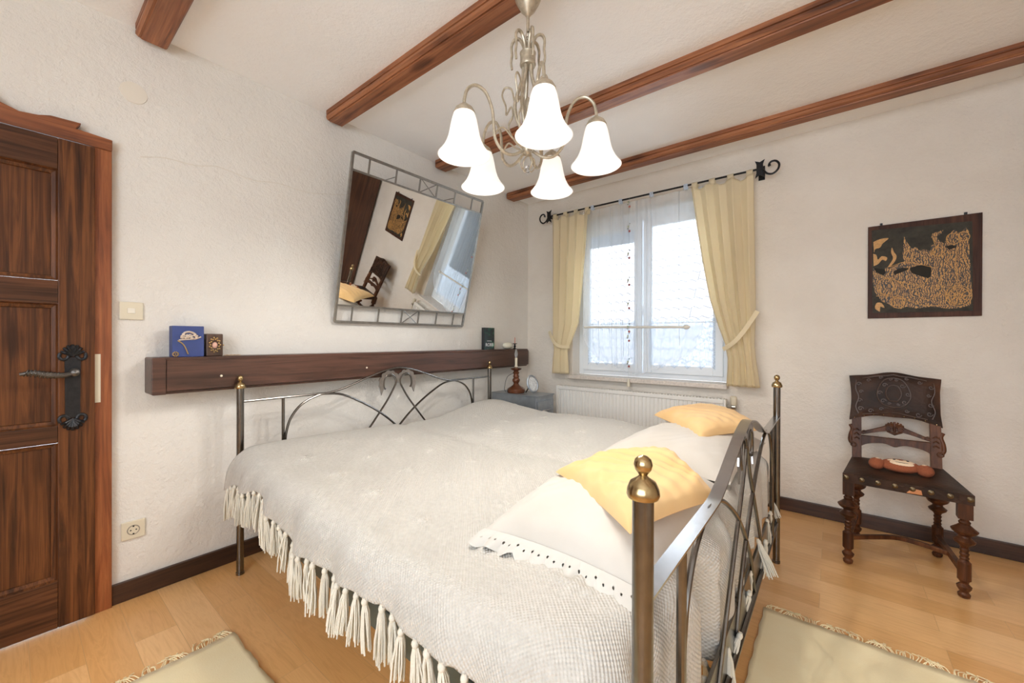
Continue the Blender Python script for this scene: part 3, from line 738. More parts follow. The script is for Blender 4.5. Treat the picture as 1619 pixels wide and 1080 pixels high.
def boardset(X, zr, flat, peak, outer):
    """top bar with its arch, two half arcs, the crossing heart bars and two leaves"""
    c = BWd/2
    path = [(0, zr), (.20, zr), (.42, zr), (.50, zr+.004), (.60, zr+.028), (.72, zr+.068), (.84, zr+.105), (.93, zr+peak), (c, zr+peak+.004)]
    path = path+[(2*c-a, b) for a, b in path[-2::-1]]
    P = [bw(X, a, b) for a, b in path]
    m = MB()
    if flat: m.tube(P, 1, flat=(.031, .005), up=(0,0,1), smooth=6)
    else: m.tube(P, .0065, 8, smooth=6)
    m.build('top_bar', m_strap if flat else m_steel, bed, 40)
    for Y in (.21, BWd-.21): MB().tube([bw(X, Y, .22 if flat else .32), bw(X, Y, zr)], .010 if flat else .008, 10).build('upright_bar', m_steel, bed)
    k = 1 if X > 1 else 1
    for s in (0, 1):
        def f(a): return a if s == 0 else 2*c-a
        arc = [(.22, zr-.26), (.225, zr-.20), (.25, zr-.12), (.31, zr-.05), (.40, zr-.010), (.46, zr-.004), (.56, zr-.020), (.68, zr-.075), (.80, zr-.145), (.92, zr-.235), (1.05, zr-.36), (1.12, zr-.46), (1.17, zr-.565)]
        MB().tube([bw(X, f(a), b) for a, b in arc], .0070, 8, smooth=5).build('arc_bar', m_steel, bed)
        hrt = [(.50, zr-.565), (.58, zr-.46), (.67, zr-.35), (.78, zr-.22), (.88, zr-.10), (.935, zr-.02), (.958, zr+.025), (.955, zr+.055), (.93, zr+.078), (.89, zr+.080), (.865, zr+.055), (.858, zr+.02), (.862, zr-.005), (.872, zr-.015)]
        MB().tube([bw(X, f(a), b) for a, b in hrt], .0065, 8, smooth=5).build('heart_bar', m_steel, bed)
        # scalloped leaf round the curl
        ctr = (.905, zr+.025); pts = []
        for i in range(25):
            a = radians(-5+i*215/24); r = .078+.010*abs(sin(i*pi/3.4)); pts.append((ctr[0]+r*cos(a), ctr[1]+r*sin(a)*1.0))
        inn = [(ctr[0]+.048*cos(radians(a)), ctr[1]+.052*sin(radians(a))) for a in range(200, -10, -15)]
        tip = [(.835, zr-.075)]
        lm = MB(); x0 = bw(X, 0, 0)[0]
        O = [(bw(X, f(min(a, .975)), 0)[1], b) for a, b in pts]; I = [(bw(X, f(a), 0)[1], b) for a, b in [(ctr[0]+.046*cos(radians(-5+i*215/24)), ctr[1]+.050*sin(radians(-5+i*215/24))) for i in range(25)]]
        O[-1] = (bw(X, f(.838), 0)[1], zr-.055)
        for xx in (x0-.003, x0+.003):
            lm.add([(xx, y, z) for y, z in O]+[(xx, y, z) for y, z in I], [(i, i+1, 25+i+1, 25+i) for i in range(24)])
        lm.add([(x0-.003, y, z) for y, z in O]+[(x0+.003, y, z) for y, z in O], [(i, i+1, 25+i+1, 25+i) for i in range(24)])
        lm.build('leaf_ornament', m_strap, bed, 0)
    if X > 1:
        MB().tube([bw(X, .02, .215), bw(X, BWd-.02, .215)], .012, 10).build('lower_bar', m_steel, bed)
        MB().box((bw(X, 0, 0)[0]-.012, -2.77, .225), (bw(X, 0, 0)[0]-.002, -.90, .34)).build('foot_panel', m_steel, bed, 0, .002)
    else:
        MB().tube([bw(X, .02, .32), bw(X, BWd-.02, .32)], .010, 10).build('lower_bar', m_steel, bed)
boardset(0, .875, False, .122, 0)
boardset(BLn, .785, True, .122, 0)
for Y in (.012, BWd-.012):
    a = bw(.02, Y, 0); b = bw(BLn-.02, Y, 0)
    m = MB(); n0 = [(a[0], a[1]-.012, .345), (b[0], b[1]-.012, .345), (b[0], b[1]+.012, .345), (a[0], a[1]+.012, .345)]
    m.add(n0+[(x, y, .425) for x, y, z in n0], [(0,3,2,1), (4,5,6,7), (0,1,5,4), (1,2,6,5), (2,3,7,6), (3,0,4,7)])
    m.build('side_rail', m_rail, bed, 0, .002)
m = MB()
for i in range(14):
    X = .1+i*.143; m.add([bw(X, .02, .40), bw(X+.07, .02, .40), bw(X+.07, BWd-.02, .40), bw(X, BWd-.02, .40), bw(X, .02, .415), bw(X+.07, .02, .415), bw(X+.07, BWd-.02, .415), bw(X, BWd-.02, .415)], [(0,3,2,1), (4,5,6,7), (0,1,5,4), (1,2,6,5), (2,3,7,6), (3,0,4,7)])
m.build('slats', m_sheet, bed, 0)
for nm, ya, yb in (('mattress', .07, .965), ('mattress', .975, BWd-.07)):
    v = [bw(.04, ya, .425), bw(BLn-.15, ya, .425), bw(BLn-.15, yb, .425), bw(.04, yb, .425)]
    mo = MB().add(v+[(x, y, .585) for x, y, z in v], [(0,3,2,1), (4,5,6,7), (0,1,5,4), (1,2,6,5), (2,3,7,6), (3,0,4,7)]).build(nm, m_sheet, None, 0, .03)
    tag(mo, 'cream mattress on the door side of the bed, edge showing under the blanket' if ya < .5 else 'cream mattress on the window side of the bed under the blanket', 'mattress')

# blanket: unrolled cloth (a along the bed, b across) dropped over the mattress
TOPZ = .625; RC = .16; RD = .10
xb_, ya_, yb_ = 2.0-RC, .02+RC, BWd-.02-RC
rn = np.random.RandomState(4)
def lowf(a, b):
    return (.010*sin(a*3.1+b*2.3+.5)+.006*sin(a*7.3-b*4.1+1.2)+.004*sin(b*9.7+a*2)+.0025*sin(a*17+b*13))
stars = []
for i in range(7):
    for j in range(9):
        stars.append((.30+i*.29+(.145 if j % 2 else 0), -.10+j*.26))
def cloth(a, b):
    qx = min(a, xb_); qy = min(max(b, ya_), yb_)
    dx, dy = a-qx, b-qy; d = sqrt(dx*dx+dy*dy); e = d-RC
    bump = lowf(a, b)
    bump += .075*math.exp(-((a-.10)/.28)**2-((b-1.78)/.30)**2)+.02*math.exp(-((a-.15)/.2)**2-((b-.35)/.5)**2)+.02*math.exp(-((a-1.2)/.8)**2-((b-1.6)/.3)**2)
    bump -= .014*math.exp(-((b-.97)/.05)**2)
    st = 0
    for sx, sy in stars:
        rx, ry = a-sx, b-sy
        if abs(rx) < .06 and abs(ry) < .06:
            r = sqrt(rx*rx+ry*ry); th = math.atan2(ry, rx); lim = .020+.038*abs(cos(2*th))**2.5
            if r < lim: st = .009*(1-(r/lim)**2)+.003*sin(rx*400)*sin(ry*400)*(1-r/lim)
    if e <= 0:
        return bw(a, b, TOPZ+bump+st)
    nx, ny = dx/d, dy/d
    ang = min(e/RD, radians(82)); out = RD*sin(ang); drop = RD*(1-cos(ang)); rest = max(0, e-RD*radians(82))
    out += rest*.12; drop += rest*.99
    k = min(1, e/.2)
    per = (a if abs(ny) > abs(nx) else b*1.0)
    foot = max(0, nx)
    out += k*(.010*sin(per*19+1)+.006*sin(per*41))*(1+2.0*foot) - .055*foot*k*(.5+.5*sin(per*13+.7))
    drop *= 1+.05*sin(per*23)
    X = qx+nx*(RC+out); Y = qy+ny*(RC+out)
    # keep clear of the foot bars
    X = min(X, BLn-.016-.008*sin(per*30)) if Y > -.02 else X
    fade = max(0, 1-e/.15)
    return bw(X-nx*st*(1-fade), Y-ny*(0 if fade else st), TOPZ-drop+bump*fade+st*fade)
def near_hem(a):
    t = min(1, max(0, (a-.85)/.7)); return RC+.205-.075*math.exp(-((a-.50)/.30)**2)+.010*sin(a*21)-.045*t*t*(3-2*t)
NA, NB = 250, 250; G = []; UV = []
A0 = .085; AE = xb_+RC+.40; 
for i in range(NA+1):
    sa = i/NA; a0 = A0+(AE-A0)*sa
    row = []; ur = []
    lo = ya_-near_hem(min(a0, 2.1)); hi = yb_+RC+.24
    for j in range(NB+1):
        b0 = lo+(hi-lo)*j/NB
        a = a0 if a0 < xb_ else xb_+(a0-xb_)*(1-.16*min(1, max(0, (b0-.7)/1.0))+.05*sin(b0*9))
        # soften the unrolled corner so it does not hang to the floor
        ex, ey = max(0, a-xb_), max(0, ya_-b0, b0-yb_)
        m_ = sqrt(ex*ex+ey*ey)
        if ex > 0 and ey > 0:
            lim = .60; 
            if m_ > lim*.7:
                kk = (lim*.7+(m_-lim*.7)*.35)/m_; a = xb_+ex*kk; sgn = -1 if b0 < ya_ else 1
                b0 = (ya_ if sgn < 0 else yb_)+sgn*ey*kk
        row.append(cloth(a, b0)); ur.append((a0, b0))
    G.append(row); UV.append(ur)
blk = empty('blanket', (1.2, -1.75, .6), 'cream woven wool blanket with star pattern and knotted tassels draped over the bed', 'blanket')
MB().grid(G, UV).build('blanket_cloth', m_weave, blk, 180, solid=.008)
# tassels: four shapes, copied along the hems
def tassel_mesh(seed, L=.118, spread=.017):
    rnd = random.Random(seed); m = MB().ball((0,0,-.006), .0095, 8, 6, (1,1,1.15))
    m.tube([(0,0,.006), (0,0,-.004)], .006, 6)
    for k in range(22):
        a = rnd.uniform(0, 2*pi); r = rnd.uniform(.003, .009); R_ = rnd.uniform(.3, 1)*spread; l = L*rnd.uniform(.86, 1.08)
        da = rnd.uniform(-.5, .5)
        m.tube([(r*cos(a)*.6, r*sin(a)*.6, -.012), (r*1.2*cos(a), r*1.2*sin(a), -.03), (R_*cos(a+da*.5), R_*sin(a+da*.5), -.012-l*.6), (R_*1.05*cos(a+da), R_*1.05*sin(a+da), -.012-l)], [.0030, .0022], 4)
    o = m.build('tassel', m_tassel, None, 60); me = o.data; bpy.data.objects.remove(o); return me
TM = [tassel_mesh(s) for s in range(5)]
def put_tassel(p, rx=0, ry=0, k=0, sc=1):
    o = bpy.data.objects.new('tassel', TM[k % 5]); COL.objects.link(o); o.parent = blk
    o.location = Vector(p)-Vector(blk['_o']); o.rotation_euler = (rx, ry, random.uniform(0, 6)); o.scale = (sc, sc, sc)
k = 0
for i in range(36):
    ii = int(3+i*(NA*.80-3)/35); p = G[ii][0]
    put_tassel((p[0], p[1]-.002, p[2]-.002), random.uniform(-.12, .04), random.uniform(-.12, .12), k, random.uniform(.92, 1.08)); k += 1
for j in (2, 14): p = G[0][0]; 
for j in list(range(24, NB-22, 11)):
    p = G[NA][j]; put_tassel((p[0]+.020, p[1], p[2]-.004), random.uniform(-.25, .25), random.uniform(-.45, -.10), k, random.uniform(.95, 1.15)); k += 1

# pillows
def pillow(name, label, group, corners, zc, T, mat, seed, puff=.5, wr=.006, N=40, tilt=(0, 0), rise=None, wf=9):
    """corners anticlockwise (x, y); inflated, wrinkled, resting at height zc"""
    rnd = random.Random(seed); C = [np.array(c, float) for c in corners]; o = empty(name, (sum(c[0] for c in C)/4, sum(c[1] for c in C)/4, zc), label, 'pillow', group)
    ph = [rnd.uniform(0, 6) for _ in range(8)]
    def P(u, v, s):
        pu, pv = u*(1-.07*(1-abs(v)**2)*abs(u)), v*(1-.07*(1-abs(u)**2)*abs(v))
        x, y = (C[0]*(1-pu)*(1-pv)+C[1]*(1+pu)*(1-pv)+C[2]*(1+pu)*(1+pv)+C[3]*(1-pu)*(1+pv))/4
        e = max(0, (1-abs(u)**3.0)*(1-abs(v)**3.0)); h = T*e**puff
        ed = (1-e)
        wz = wr*(sin(u*wf+ph[0]+3*v*sin(ph[1]))*sin(v*wf*.7+ph[2]))+wr*.9*sin((u*1.3+v)*wf*1.9+ph[3]+2*sin(v*3+ph[4]))*ed+wr*.5*sin((u-v*1.4)*wf*2.7+ph[5])
        wz *= min(1, e*1.8)
        base = zc+(rise(x, y) if rise else 0)+tilt[0]*u+tilt[1]*v
        return (x, y, base+(h*.78+wz if s > 0 else -h*.16)+T*.16)
    for s in (1, -1): pass
    g1 = [[P(-1+2*i/N, -1+2*j/N, 1) for i in range(N+1)] for j in range(N+1)]
    g2 = [[P(-1+2*i/N, -1+2*j/N, -1) for i in range(N+1)] for j in range(N+1)]
    m = MB().grid(g1).grid(g2, flip=True)
    m.build('pillowcase', mat, o, 180)
    return o, g1
def sag(x, y): return 0
pc1 = [(1.755, -2.585), (2.225, -2.590), (2.235, -1.82), (1.69, -1.80)]
p1, g1 = pillow('bed_pillow', 'white pillow with eyelet lace border lying near the foreground bedpost', 'white pillows at the foot of the bed', pc1, .632, .14, m_pillow, 2, .55, .004)
pc2 = [(1.66, -1.76), (2.225, -1.74), (2.25, -.93), (1.72, -.93)]
p2, g2 = pillow('bed_pillow', 'white pillow on the window side, under the farther apricot cushion', 'white pillows at the foot of the bed', pc2, .628, .14, m_pillow, 5, .55, .004)
# eyelet lace border along the near edge of the first pillow
t = NT('eyelet_lace'); t.set(Roughness=.9); t.col((.60,.57,.52))
c_ = t.n('ShaderNodeTexCoord'); sp = t.n('ShaderNodeSeparateXYZ'); t.L(c_.outputs['UV'], sp.inputs[0])
def circ(u0, v0, r):
    fu = t.math('SUBTRACT', t.math('FRACT', t.math('ADD', sp.outputs[0], u0)), .5); dv = t.math('SUBTRACT', sp.outputs[1], v0)
    q = t.math('ADD', t.math('POWER', fu, 2.0), t.math('POWER', dv, 2.0)); return t.math('LESS_THAN', q, r*r)
hole = t.math('MAXIMUM', circ(0, .45, .065), t.math('MAXIMUM', circ(0, .95, .06), t.math('MAXIMUM', circ(.5, .58, .06), circ(.0, .95, .05))))
tp = t.n('ShaderNodeBsdfTransparent'); mx = t.n('ShaderNodeMixShader'); t.L(hole, mx.inputs[0]); t.L(t.b.outputs[0], mx.inputs[1]); t.L(tp.outputs[0], mx.inputs[2]); t.L(mx.outputs[0], t.out.inputs[0])
edge = g1[0]; NL = 200; G = []; UV = []; L = 0
def along(s):
    q = s*(len(edge)-1); i = min(int(q), len(edge)-2); f = q-i; return np.array(edge[i])*(1-f)+np.array(edge[i+1])*f
for k in range(NL+1):
    s = k/NL; p = along(s); u = s*11.0; scal = .040+.014*abs(sin(u*pi)); row = []; ur = []
    if s < .0: pass
    ang = (s-.5)
    for j in range(6):
        q = j/5; row.append((p[0]+ang*.05*q, p[1]-scal*q, p[2]+.004-(.014+.004*sin(s*40))*q-.016*q*q+.004*sin(s*55)*q)); ur.append((u+.5, q*scal/.050))
    G.append(row); UV.append(ur)
MB().grid(G, UV).build('lace_border', t.m, p1, 60)
for ci, (pp, lab) in enumerate((([(1.80, -2.285), (2.165, -2.545), (2.275, -2.20), (2.02, -1.80)], 'crumpled apricot cushion on the white pillow behind the foreground bedpost'),
                                ([(1.70, -1.05), (2.06, -1.48), (2.255, -1.10), (1.96, -.66)], 'apricot cushion lying near the radiator, farther of the two'))):
    P_ = [np.array(p) for p in pp]
    pillow('throw_cushion', lab, 'apricot cushions on the bed', [tuple(p) for p in P_], .735 if ci == 0 else .735, .095 if ci == 0 else .10, m_yellow, 11+ci, .42, .0075 if ci == 0 else .004, 60, (.0, .0), None, 6)

# ------------------------------------------------------------------ nightstand, lamp, frame
NX1, NY0, NY1, NZ = .545, -.600, -.330, .700
ns = empty('nightstand', (.29, -.46, 0), 'small grey metal bedside cabinet with drawers in the corner', 'nightstand')
MB().box((.03, NY0, .03), (NX1-.012, NY1, NZ)).build('body', m_silver, ns, 0, .004)
MB().box((.026, NY0-.004, NZ), (NX1, NY1+.004, NZ+.008)).build('top', m_silver, ns, 0, .002)
for k in range(3):
    za = .06+k*.205; d = MB().box((NX1-.012, NY0+.012, za), (NX1, NY1-.012, za+.192)).build('drawer', m_silver, ns, 0, .003)
    MB().tube([(NX1, -.51, za+.11), (NX1+.014, -.50, za+.11), (NX1+.014, -.42, za+.11), (NX1, -.41, za+.11)], .004, 8).build('handle', m_strap, d)
for x in (.05, .51):
    for y in (-.58, -.35): MB().lathe([(.014, 0), (.014, .03)], (x, y, 0), 10).build('foot', m_black, ns)
NT_ = NZ+.008
lx, ly = at(816, 600, 1, -.495)[0], -.495
lp = empty('table_lamp', (lx, ly, NT_), 'turned brown candlestick lamp with bare candle bulb on the grey cabinet', 'lamp')
m_lampw = plain('polished_lamp_wood', (.13,.045,.02), .2, .2, .2, 40)
MB().lathe([(.080, 0), (.084, .010), (.082, .035), (.060, .050), (.050, .055), (.030, .070), (.022, .085), (.034, .105), (.036, .120), (.024, .135), (.030, .150), (.022, .165), (.030, .185), (.020, .20), (.050, .215), (.052, .222), (.020, .228), (.014, .235)], (lx, ly, NT_), 24).build('base', m_lampw, lp, 50)
MB().lathe([(.014, 0), (.016, .012), (.012, .016), (.0125, .085), (.010, .09)], (lx, ly, NT_+.232), 14).build('candle_sleeve', m_plate, lp)
MB().lathe([(.008, 0), (.015, .02), (.017, .035), (.013, .055), (.005, .075), (.001, .085)], (lx, ly, NT_+.322), 14).build('bulb', plain('clear_bulb_glass', (.80,.82,.82), .05, 0, Transmission_Weight=.7), lp)
MB().tube([(lx-.02, ly-.02, NT_+.18), (lx-.06, ly-.06, NT_+.14), (lx-.09, ly-.06, NT_+.04), (lx-.085, ly-.05, NT_+.004)], .0022, 6, smooth=5).build('cord', m_black, lp)
fx, fy = at(842, 600, 1, -.44)[0], -.44
pf = empty('photo_frame', (fx, fy, NT_), 'oval silver photo frame on strut standing beside the candlestick lamp', 'picture frame')
def ov(a, r, dz=0): return (fx+.02-.012*0, fy, 0)
fm = MB(); n = 32
def ovp(a, rx, rz, dx): 
    t_ = radians(18); z = rz*sin(a)+.085; u = rx*cos(a)
    return (fx+u*.55-(z-.085)*.22+dx, fy+u*.83, NT_+z*.985+.002)
G = [[ovp(2*pi*k/n, .048+.008*cos(s), .074+.008*cos(s), .007*sin(s)) for k in range(n+1)] for s in np.linspace(0, 2*pi, 9)]
fm.grid(G).build('frame', m_silver, pf, 180)
MB().add([ovp(2*pi*k/n, .046, .072, .001) for k in range(n)]+[ovp(2*pi*k/n, .046, .072, -.003) for k in range(n)], [tuple(range(n)), tuple(range(2*n-1, n-1, -1))]).build('photo', plain('photo_print', (.55,.56,.56), .3, 0, .3, 60), pf, 0)
MB().tube([(fx-.010, fy, NT_+.095), (fx-.055, fy-.03, NT_+.004)], 1, flat=(.012, .004), up=(1, 0, 0)).build('strut', m_black, pf, 0)

# ------------------------------------------------------------------ chandelier
cx, cy, zr, RA = 1.5615, -2.1246, 1.8755, .270
cl = empty('chandelier', (cx, cy, 2.57), 'cream metal five-armed chandelier with lit white bell glass shades', 'chandelier')
MB().lathe([(.052, .07), (.052, .060), (.045, .045), (.030, .018), (.016, .004), (.010, -.006), (.004, -.010)], (cx, cy, 2.50), 24).build('canopy', m_nick, cl, 60)
MB().tube([(cx, cy, 2.495), (cx, cy, 2.43)], .0065, 10).build('rod', m_nick, cl)
ln = MB()
for k in range(3):
    a = k*pi/2; ln.tube([(cx+.010*cos(t_)*cos(a), cy+.010*cos(t_)*sin(a), 2.418-k*.024+.017*sin(t_)) for t_ in np.linspace(0, 2*pi, 15)], .0020, 6)
ln.build('chain', m_nick, cl)
MB().tube([(cx+.004, cy, 2.43), (cx+.010, cy+.002, 2.40), (cx+.003, cy, 2.345)], .003, 6, smooth=4).build('cable', m_iron, cl)
MB().lathe([(.012, .0), (.030, .004), (.033, .010), (.031, .018), (.031, .048), (.033, .055), (.012, .060), (.008, .066)], (cx, cy, 2.288), 24).build('hub', m_nick, cl, 50)
PH = 4.29486
for k in range(6):
    a = PH+.3+k*pi/3; ca, sa = cos(a), sin(a)
    pts_ = [(.012, 2.345), (.018, 2.375), (.034, 2.405), (.055, 2.408), (.068, 2.385), (.066, 2.350), (.070, 2.318), (.066, 2.290)]
    MB().tube([(cx+r*ca, cy+r*sa, z) for r, z in pts_], [.0072, .0045], 8, smooth=5).build('top_scroll', m_nick, cl)
for k in range(5):
    a = PH+.6+k*2*pi/5; ca, sa = cos(a), sin(a)
    pts_ = [(.018, 2.29), (.020, 2.25), (.040, 2.19), (.052, 2.14), (.046, 2.09), (.030, 2.05), (.020, 2.00), (.012, 1.95)]
    MB().tube([(cx+r*ca, cy+r*sa, z) for r, z in pts_], .0072, 8, smooth=5).build('stem', m_nick, cl)
    pts_ = [(.055, 2.16), (.066, 2.205), (.092, 2.215), (.105, 2.185), (.090, 2.140), (.088, 2.105), (.068, 2.135), (.060, 2.100), (.078, 2.06), (.066, 2.02), (.040, 1.98)]
    MB().tube([(cx+r*ca, cy+r*sa, z) for r, z in pts_], .0038, 6, smooth=5).build('wire_scroll', m_nick, cl)
MB().lathe([(.008, .16), (.008, .05), (.018, .04), (.022, .02), (.014, .0), (.02, -.012), (.024, -.025), (.012, -.04), (.004, -.05)], (cx, cy, 1.98), 16).build('lower_hub', m_nick, cl, 60)
MB().lathe([(.007, .165), (.013, .15), (.015, .13), (.010, .115), (.016, .10), (.012, .085), (.007, .08)], (cx, cy, 2.0), 14).build('knop', m_nick, cl, 60)
for k in range(4):
    a = PH+k*pi/2; ca, sa = cos(a), sin(a); pts_ = [(.004, 1.935), (.030, 1.925), (.034, 1.895), (.018, 1.872), (.004, 1.88)]
    MB().tube([(cx+r*ca, cy+r*sa, z) for r, z in pts_], .0026, 6, smooth=5).build('bottom_loop', m_nick, cl)
MB().ball((cx, cy, 1.878), .011, 10, 8, (1, 1, 1.5)).build('crystal_drop', plain('crystal', (.9,.9,.92), .03, 0, Transmission_Weight=.9), cl)
bulbs = []
for k in range(5):
    a = PH+k*2*pi/5; ca, sa = cos(a), sin(a); ex, ey = cx+RA*ca, cy+RA*sa
    pts_ = [(.014, 1.955), (.06, 1.925), (.105, 1.925), (.142, 1.965), (.150, 2.02), (.158, 2.08), (.185, 2.135), (.225, 2.150), (.258, 2.125), (.270, 2.085), (.270, 2.06)]
    arm = MB().tube([(cx+r*ca, cy+r*sa, z) for r, z in pts_], .0062, 8, smooth=6)
    ao = arm.build('arm', m_nick, cl)
    MB().tube([(cx+r*ca, cy+r*sa, z) for r, z in [(.02, 1.955), (.07, 1.99), (.11, 2.02), (.142, 1.99), (.138, 1.95)]], .0036, 6, smooth=5).build('inner_curl', m_nick, ao)
    MB().lathe([(.008, 0), (.012, -.004), (.032, -.020), (.041, -.036), (.041, -.041), (.0, -.040)], (ex, ey, zr+.195), 20).build('lamp_holder', m_nick, ao, 40)
    prof = [(.034, .160), (.038, .155), (.044, .135), (.049, .112), (.053, .090), (.058, .068), (.065, .048), (.075, .028), (.087, .011), (.0965, 0)]
    so = MB().shell(prof, (ex, ey, zr), 36).build('glass_shade', m_shade, cl, 180, solid=.003)
    MB().lathe([(.010, .06), (.013, .045), (.024, .02), (.027, 0), (.022, -.018), (.010, -.027), (.0, -.029)], (ex, ey, zr+.085), 16).build('bulb', m_bulb, so, 180)
    l = bpy.data.lights.new('bulb_light', 'POINT'); l.energy = BULB_W; l.color = (1, .955, .895); l.shadow_soft_size = .03
    o = bpy.data.objects.new('bulb_light', l); COL.objects.link(o); o.location = (ex, ey, zr+.030)

# ------------------------------------------------------------------ picture with gold drawing
px0, px1, pz0, pz1 = 2.697, 3.179, 1.336, 1.918; PY = -.014
pic = empty('framed_picture', ((px0+px1)/2, 0, pz0), 'dark wooden panel with gold chariot drawing hanging above the carved chair', 'picture')
m_pboard = wood('picture_board', (.035,.014,.009), (.075,.029,.016), (.11,.045,.024), 2, .5, 0)
m_pboard.node_tree.nodes['Principled BSDF'].inputs['Specular IOR Level'].default_value = .2
MB().box((px0, PY, pz0), (px1, -.002, pz1)).build('board', m_pboard, pic, 0, .002)
def cuv(x, y):
    top = 212+(85-212)*(x-120)/980; bot = 992+(972-992)*(x-120)/980
    u = (x-120)/980; u = u*1.0/(1.0+.12*(1-u)) if False else u; v = (bot-y)/(bot-top)
    return (px0+(px1-px0)*u, pz0+(pz1-pz0)*v)
MB().prism([(cuv(155, 240)), (cuv(1020, 160)), (cuv(1030, 930)), (cuv(165, 945))], 1, PY-.0015, PY).build('black_ground', plain('matt_black_ground', (.045,.040,.030), .6, 0, .3, 30, Specular_IOR_Level=.2), pic, 0)
def art(name, polys, mat, d):
    m = MB()
    for P in polys: m.prism([cuv(*p) for p in P], 1, PY-d, PY-.0012)
    return m.build(name, mat, pic, 0)
def sub(P): return [tuple(q[:2]) for q in spline([(a, b, 0) for a, b in P], 3)]
sil = [(170, 560), (200, 600), (270, 625), (290, 600), (275, 560), (330, 560), (460, 500), (440, 470), (455, 290), (480, 340), (520, 390), (560, 380), (590, 410), (640, 400), (680, 420), (690, 370), (730, 345), (690, 300), (700, 265), (740, 250), (790, 235), (770, 270), (735, 285), (750, 320), (800, 355), (815, 300), (850, 260), (885, 225), (905, 260), (940, 250), (970, 212), (1000, 260), (995, 350), (1005, 500), (1010, 660), (1022, 760), (1010, 880), (920, 905), (830, 910), (700, 890), (560, 908), (480, 890), (430, 910), (360, 900), (300, 860), (260, 850), (190, 770), (168, 680)]
art('gold_figure', [sil], mat_gold_art(), .0030)
art('gold_figure', [sub([(170, 340), (230, 315), (315, 305), (260, 350), (235, 385), (190, 400), (178, 430)]), sub([(170, 440), (200, 450), (215, 490), (250, 460), (300, 470), (290, 500), (255, 490), (220, 525), (175, 545)]),
                    sub([(305, 555), (355, 480), (338, 430), (345, 385), (365, 425), (388, 455), (375, 500), (330, 550)]), sub([(235, 935), (190, 905), (205, 860), (250, 860), (280, 900), (240, 890)])], plain('gold_leaf', (.52,.28,.08), .5, 0, .3, 200), .0026)
m_dk = plain('dark_gap', (.030,.027,.022), .7, Specular_IOR_Level=.15)
art('dark_gap', [sub([(505, 560), (600, 535), (685, 548), (680, 640), (600, 630), (520, 600)]), sub([(360, 590), (430, 560), (500, 568), (370, 620)]), sub([(800, 375), (860, 365), (900, 380), (840, 405)])], m_dk, .0034)
art('black_margin', [sub([(180, 560), (275, 575), (270, 615), (200, 595)]), ], m_dk, .0034)
st = MB()
def ring(c, r, w, n=28, e=1.0):
    for rr in (r,):
        pts_ = [cuv(c[0]+rr*cos(2*pi*k/n), c[1]+rr*e*sin(2*pi*k/n)) for k in range(n+1)]; st.tube([(x, PY-.0035, z) for x, z in pts_], w, 5)
m_gl = plain('gold_line', (.60,.33,.10), .5, 0, .2, 200)
for c, r in (((915, 800), 105), ((915, 800), 85), ((915, 800), 22), ((405, 850), 62), ((405, 850), 40), ((495, 445), 42), ((870, 310), 55), ((955, 290), 45), ((740, 420), 45), ((290, 720), 80)): ring(c, r, .0017, 28, .85)
for k in range(10):
    a = 2*pi*k/10; A_ = cuv(915+24*cos(a), 800+20*sin(a)); B_ = cuv(915+84*cos(a), 800+72*sin(a)); st.tube([(A_[0], PY-.0035, A_[1]), (B_[0], PY-.0035, B_[1])], .0022, 5)
for P in ([(170, 600), (300, 645), (470, 690), (600, 710)], [(330, 550), (460, 510), (600, 530), (720, 560)], [(200, 800), (330, 800), (470, 830), (620, 880), (800, 880)], [(830, 420), (850, 470), (800, 520), (840, 560), (780, 640), (740, 740)], [(900, 380), (890, 500), (905, 640), (900, 700)],
          [(340, 640), (420, 690), (500, 740), (600, 720), (680, 640)], [(700, 300), (730, 400), (690, 440), (760, 460), (820, 430)], [(950, 350), (960, 480), (1000, 560)], [(560, 780), (640, 830), (740, 800), (800, 700)]):
    st.tube([(cuv(*p)[0], PY-.0034, cuv(*p)[1]) for p in P], .0016, 5, smooth=5)
st.build('gold_outline', m_gl, pic)
for x in (px0+.062, px1-.063): MB().box((x-.006, -.010, pz1-.002), (x+.006, -.002, pz1+.014)).build('hanger_clip', m_iron, pic, 0)

# ------------------------------------------------------------------ carved chair
chr_ = empty('carved_chair', (2.80, -.42, 0), 'antique dark carved chair with embossed leather back and turned legs by the wall', 'chair')
FL = (2.592, -.615); FR = (3.005, -.655); BKL = (2.640, -.205); BKR = (2.980, -.222)
ST = .487
def turned(c, top):
    return [(.012, 0), (.020, .006), (.022, .018), (.014, .028), (.024, .045), (.026, .055), (.014, .068), (.018, .080), (.0235, .085), (.0235, .165), (.018, .170), (.014, .178), (.017, .186), (.013, .192), (.017, .206), (.013, .212), (.017, .226), (.013, .232),
            (.018, .245), (.034, .258), (.038, .268), (.022, .282), (.020, .290), (.040, .305), (.046, .316), (.030, .330), (.018, .342), (.021, .352), (.015, .360), (.0165, top)]
for nm, c in (('f', FL), ('f', FR), ('b', BKL), ('b', BKR)):
    m = MB().lathe(turned(c, .372), (c[0], c[1], 0), 16)
    m.box((c[0]-.024, c[1]-.024, .370), (c[0]+.024, c[1]+.024, ST-.012))
    m.build('leg', m_chair, chr_, 30)
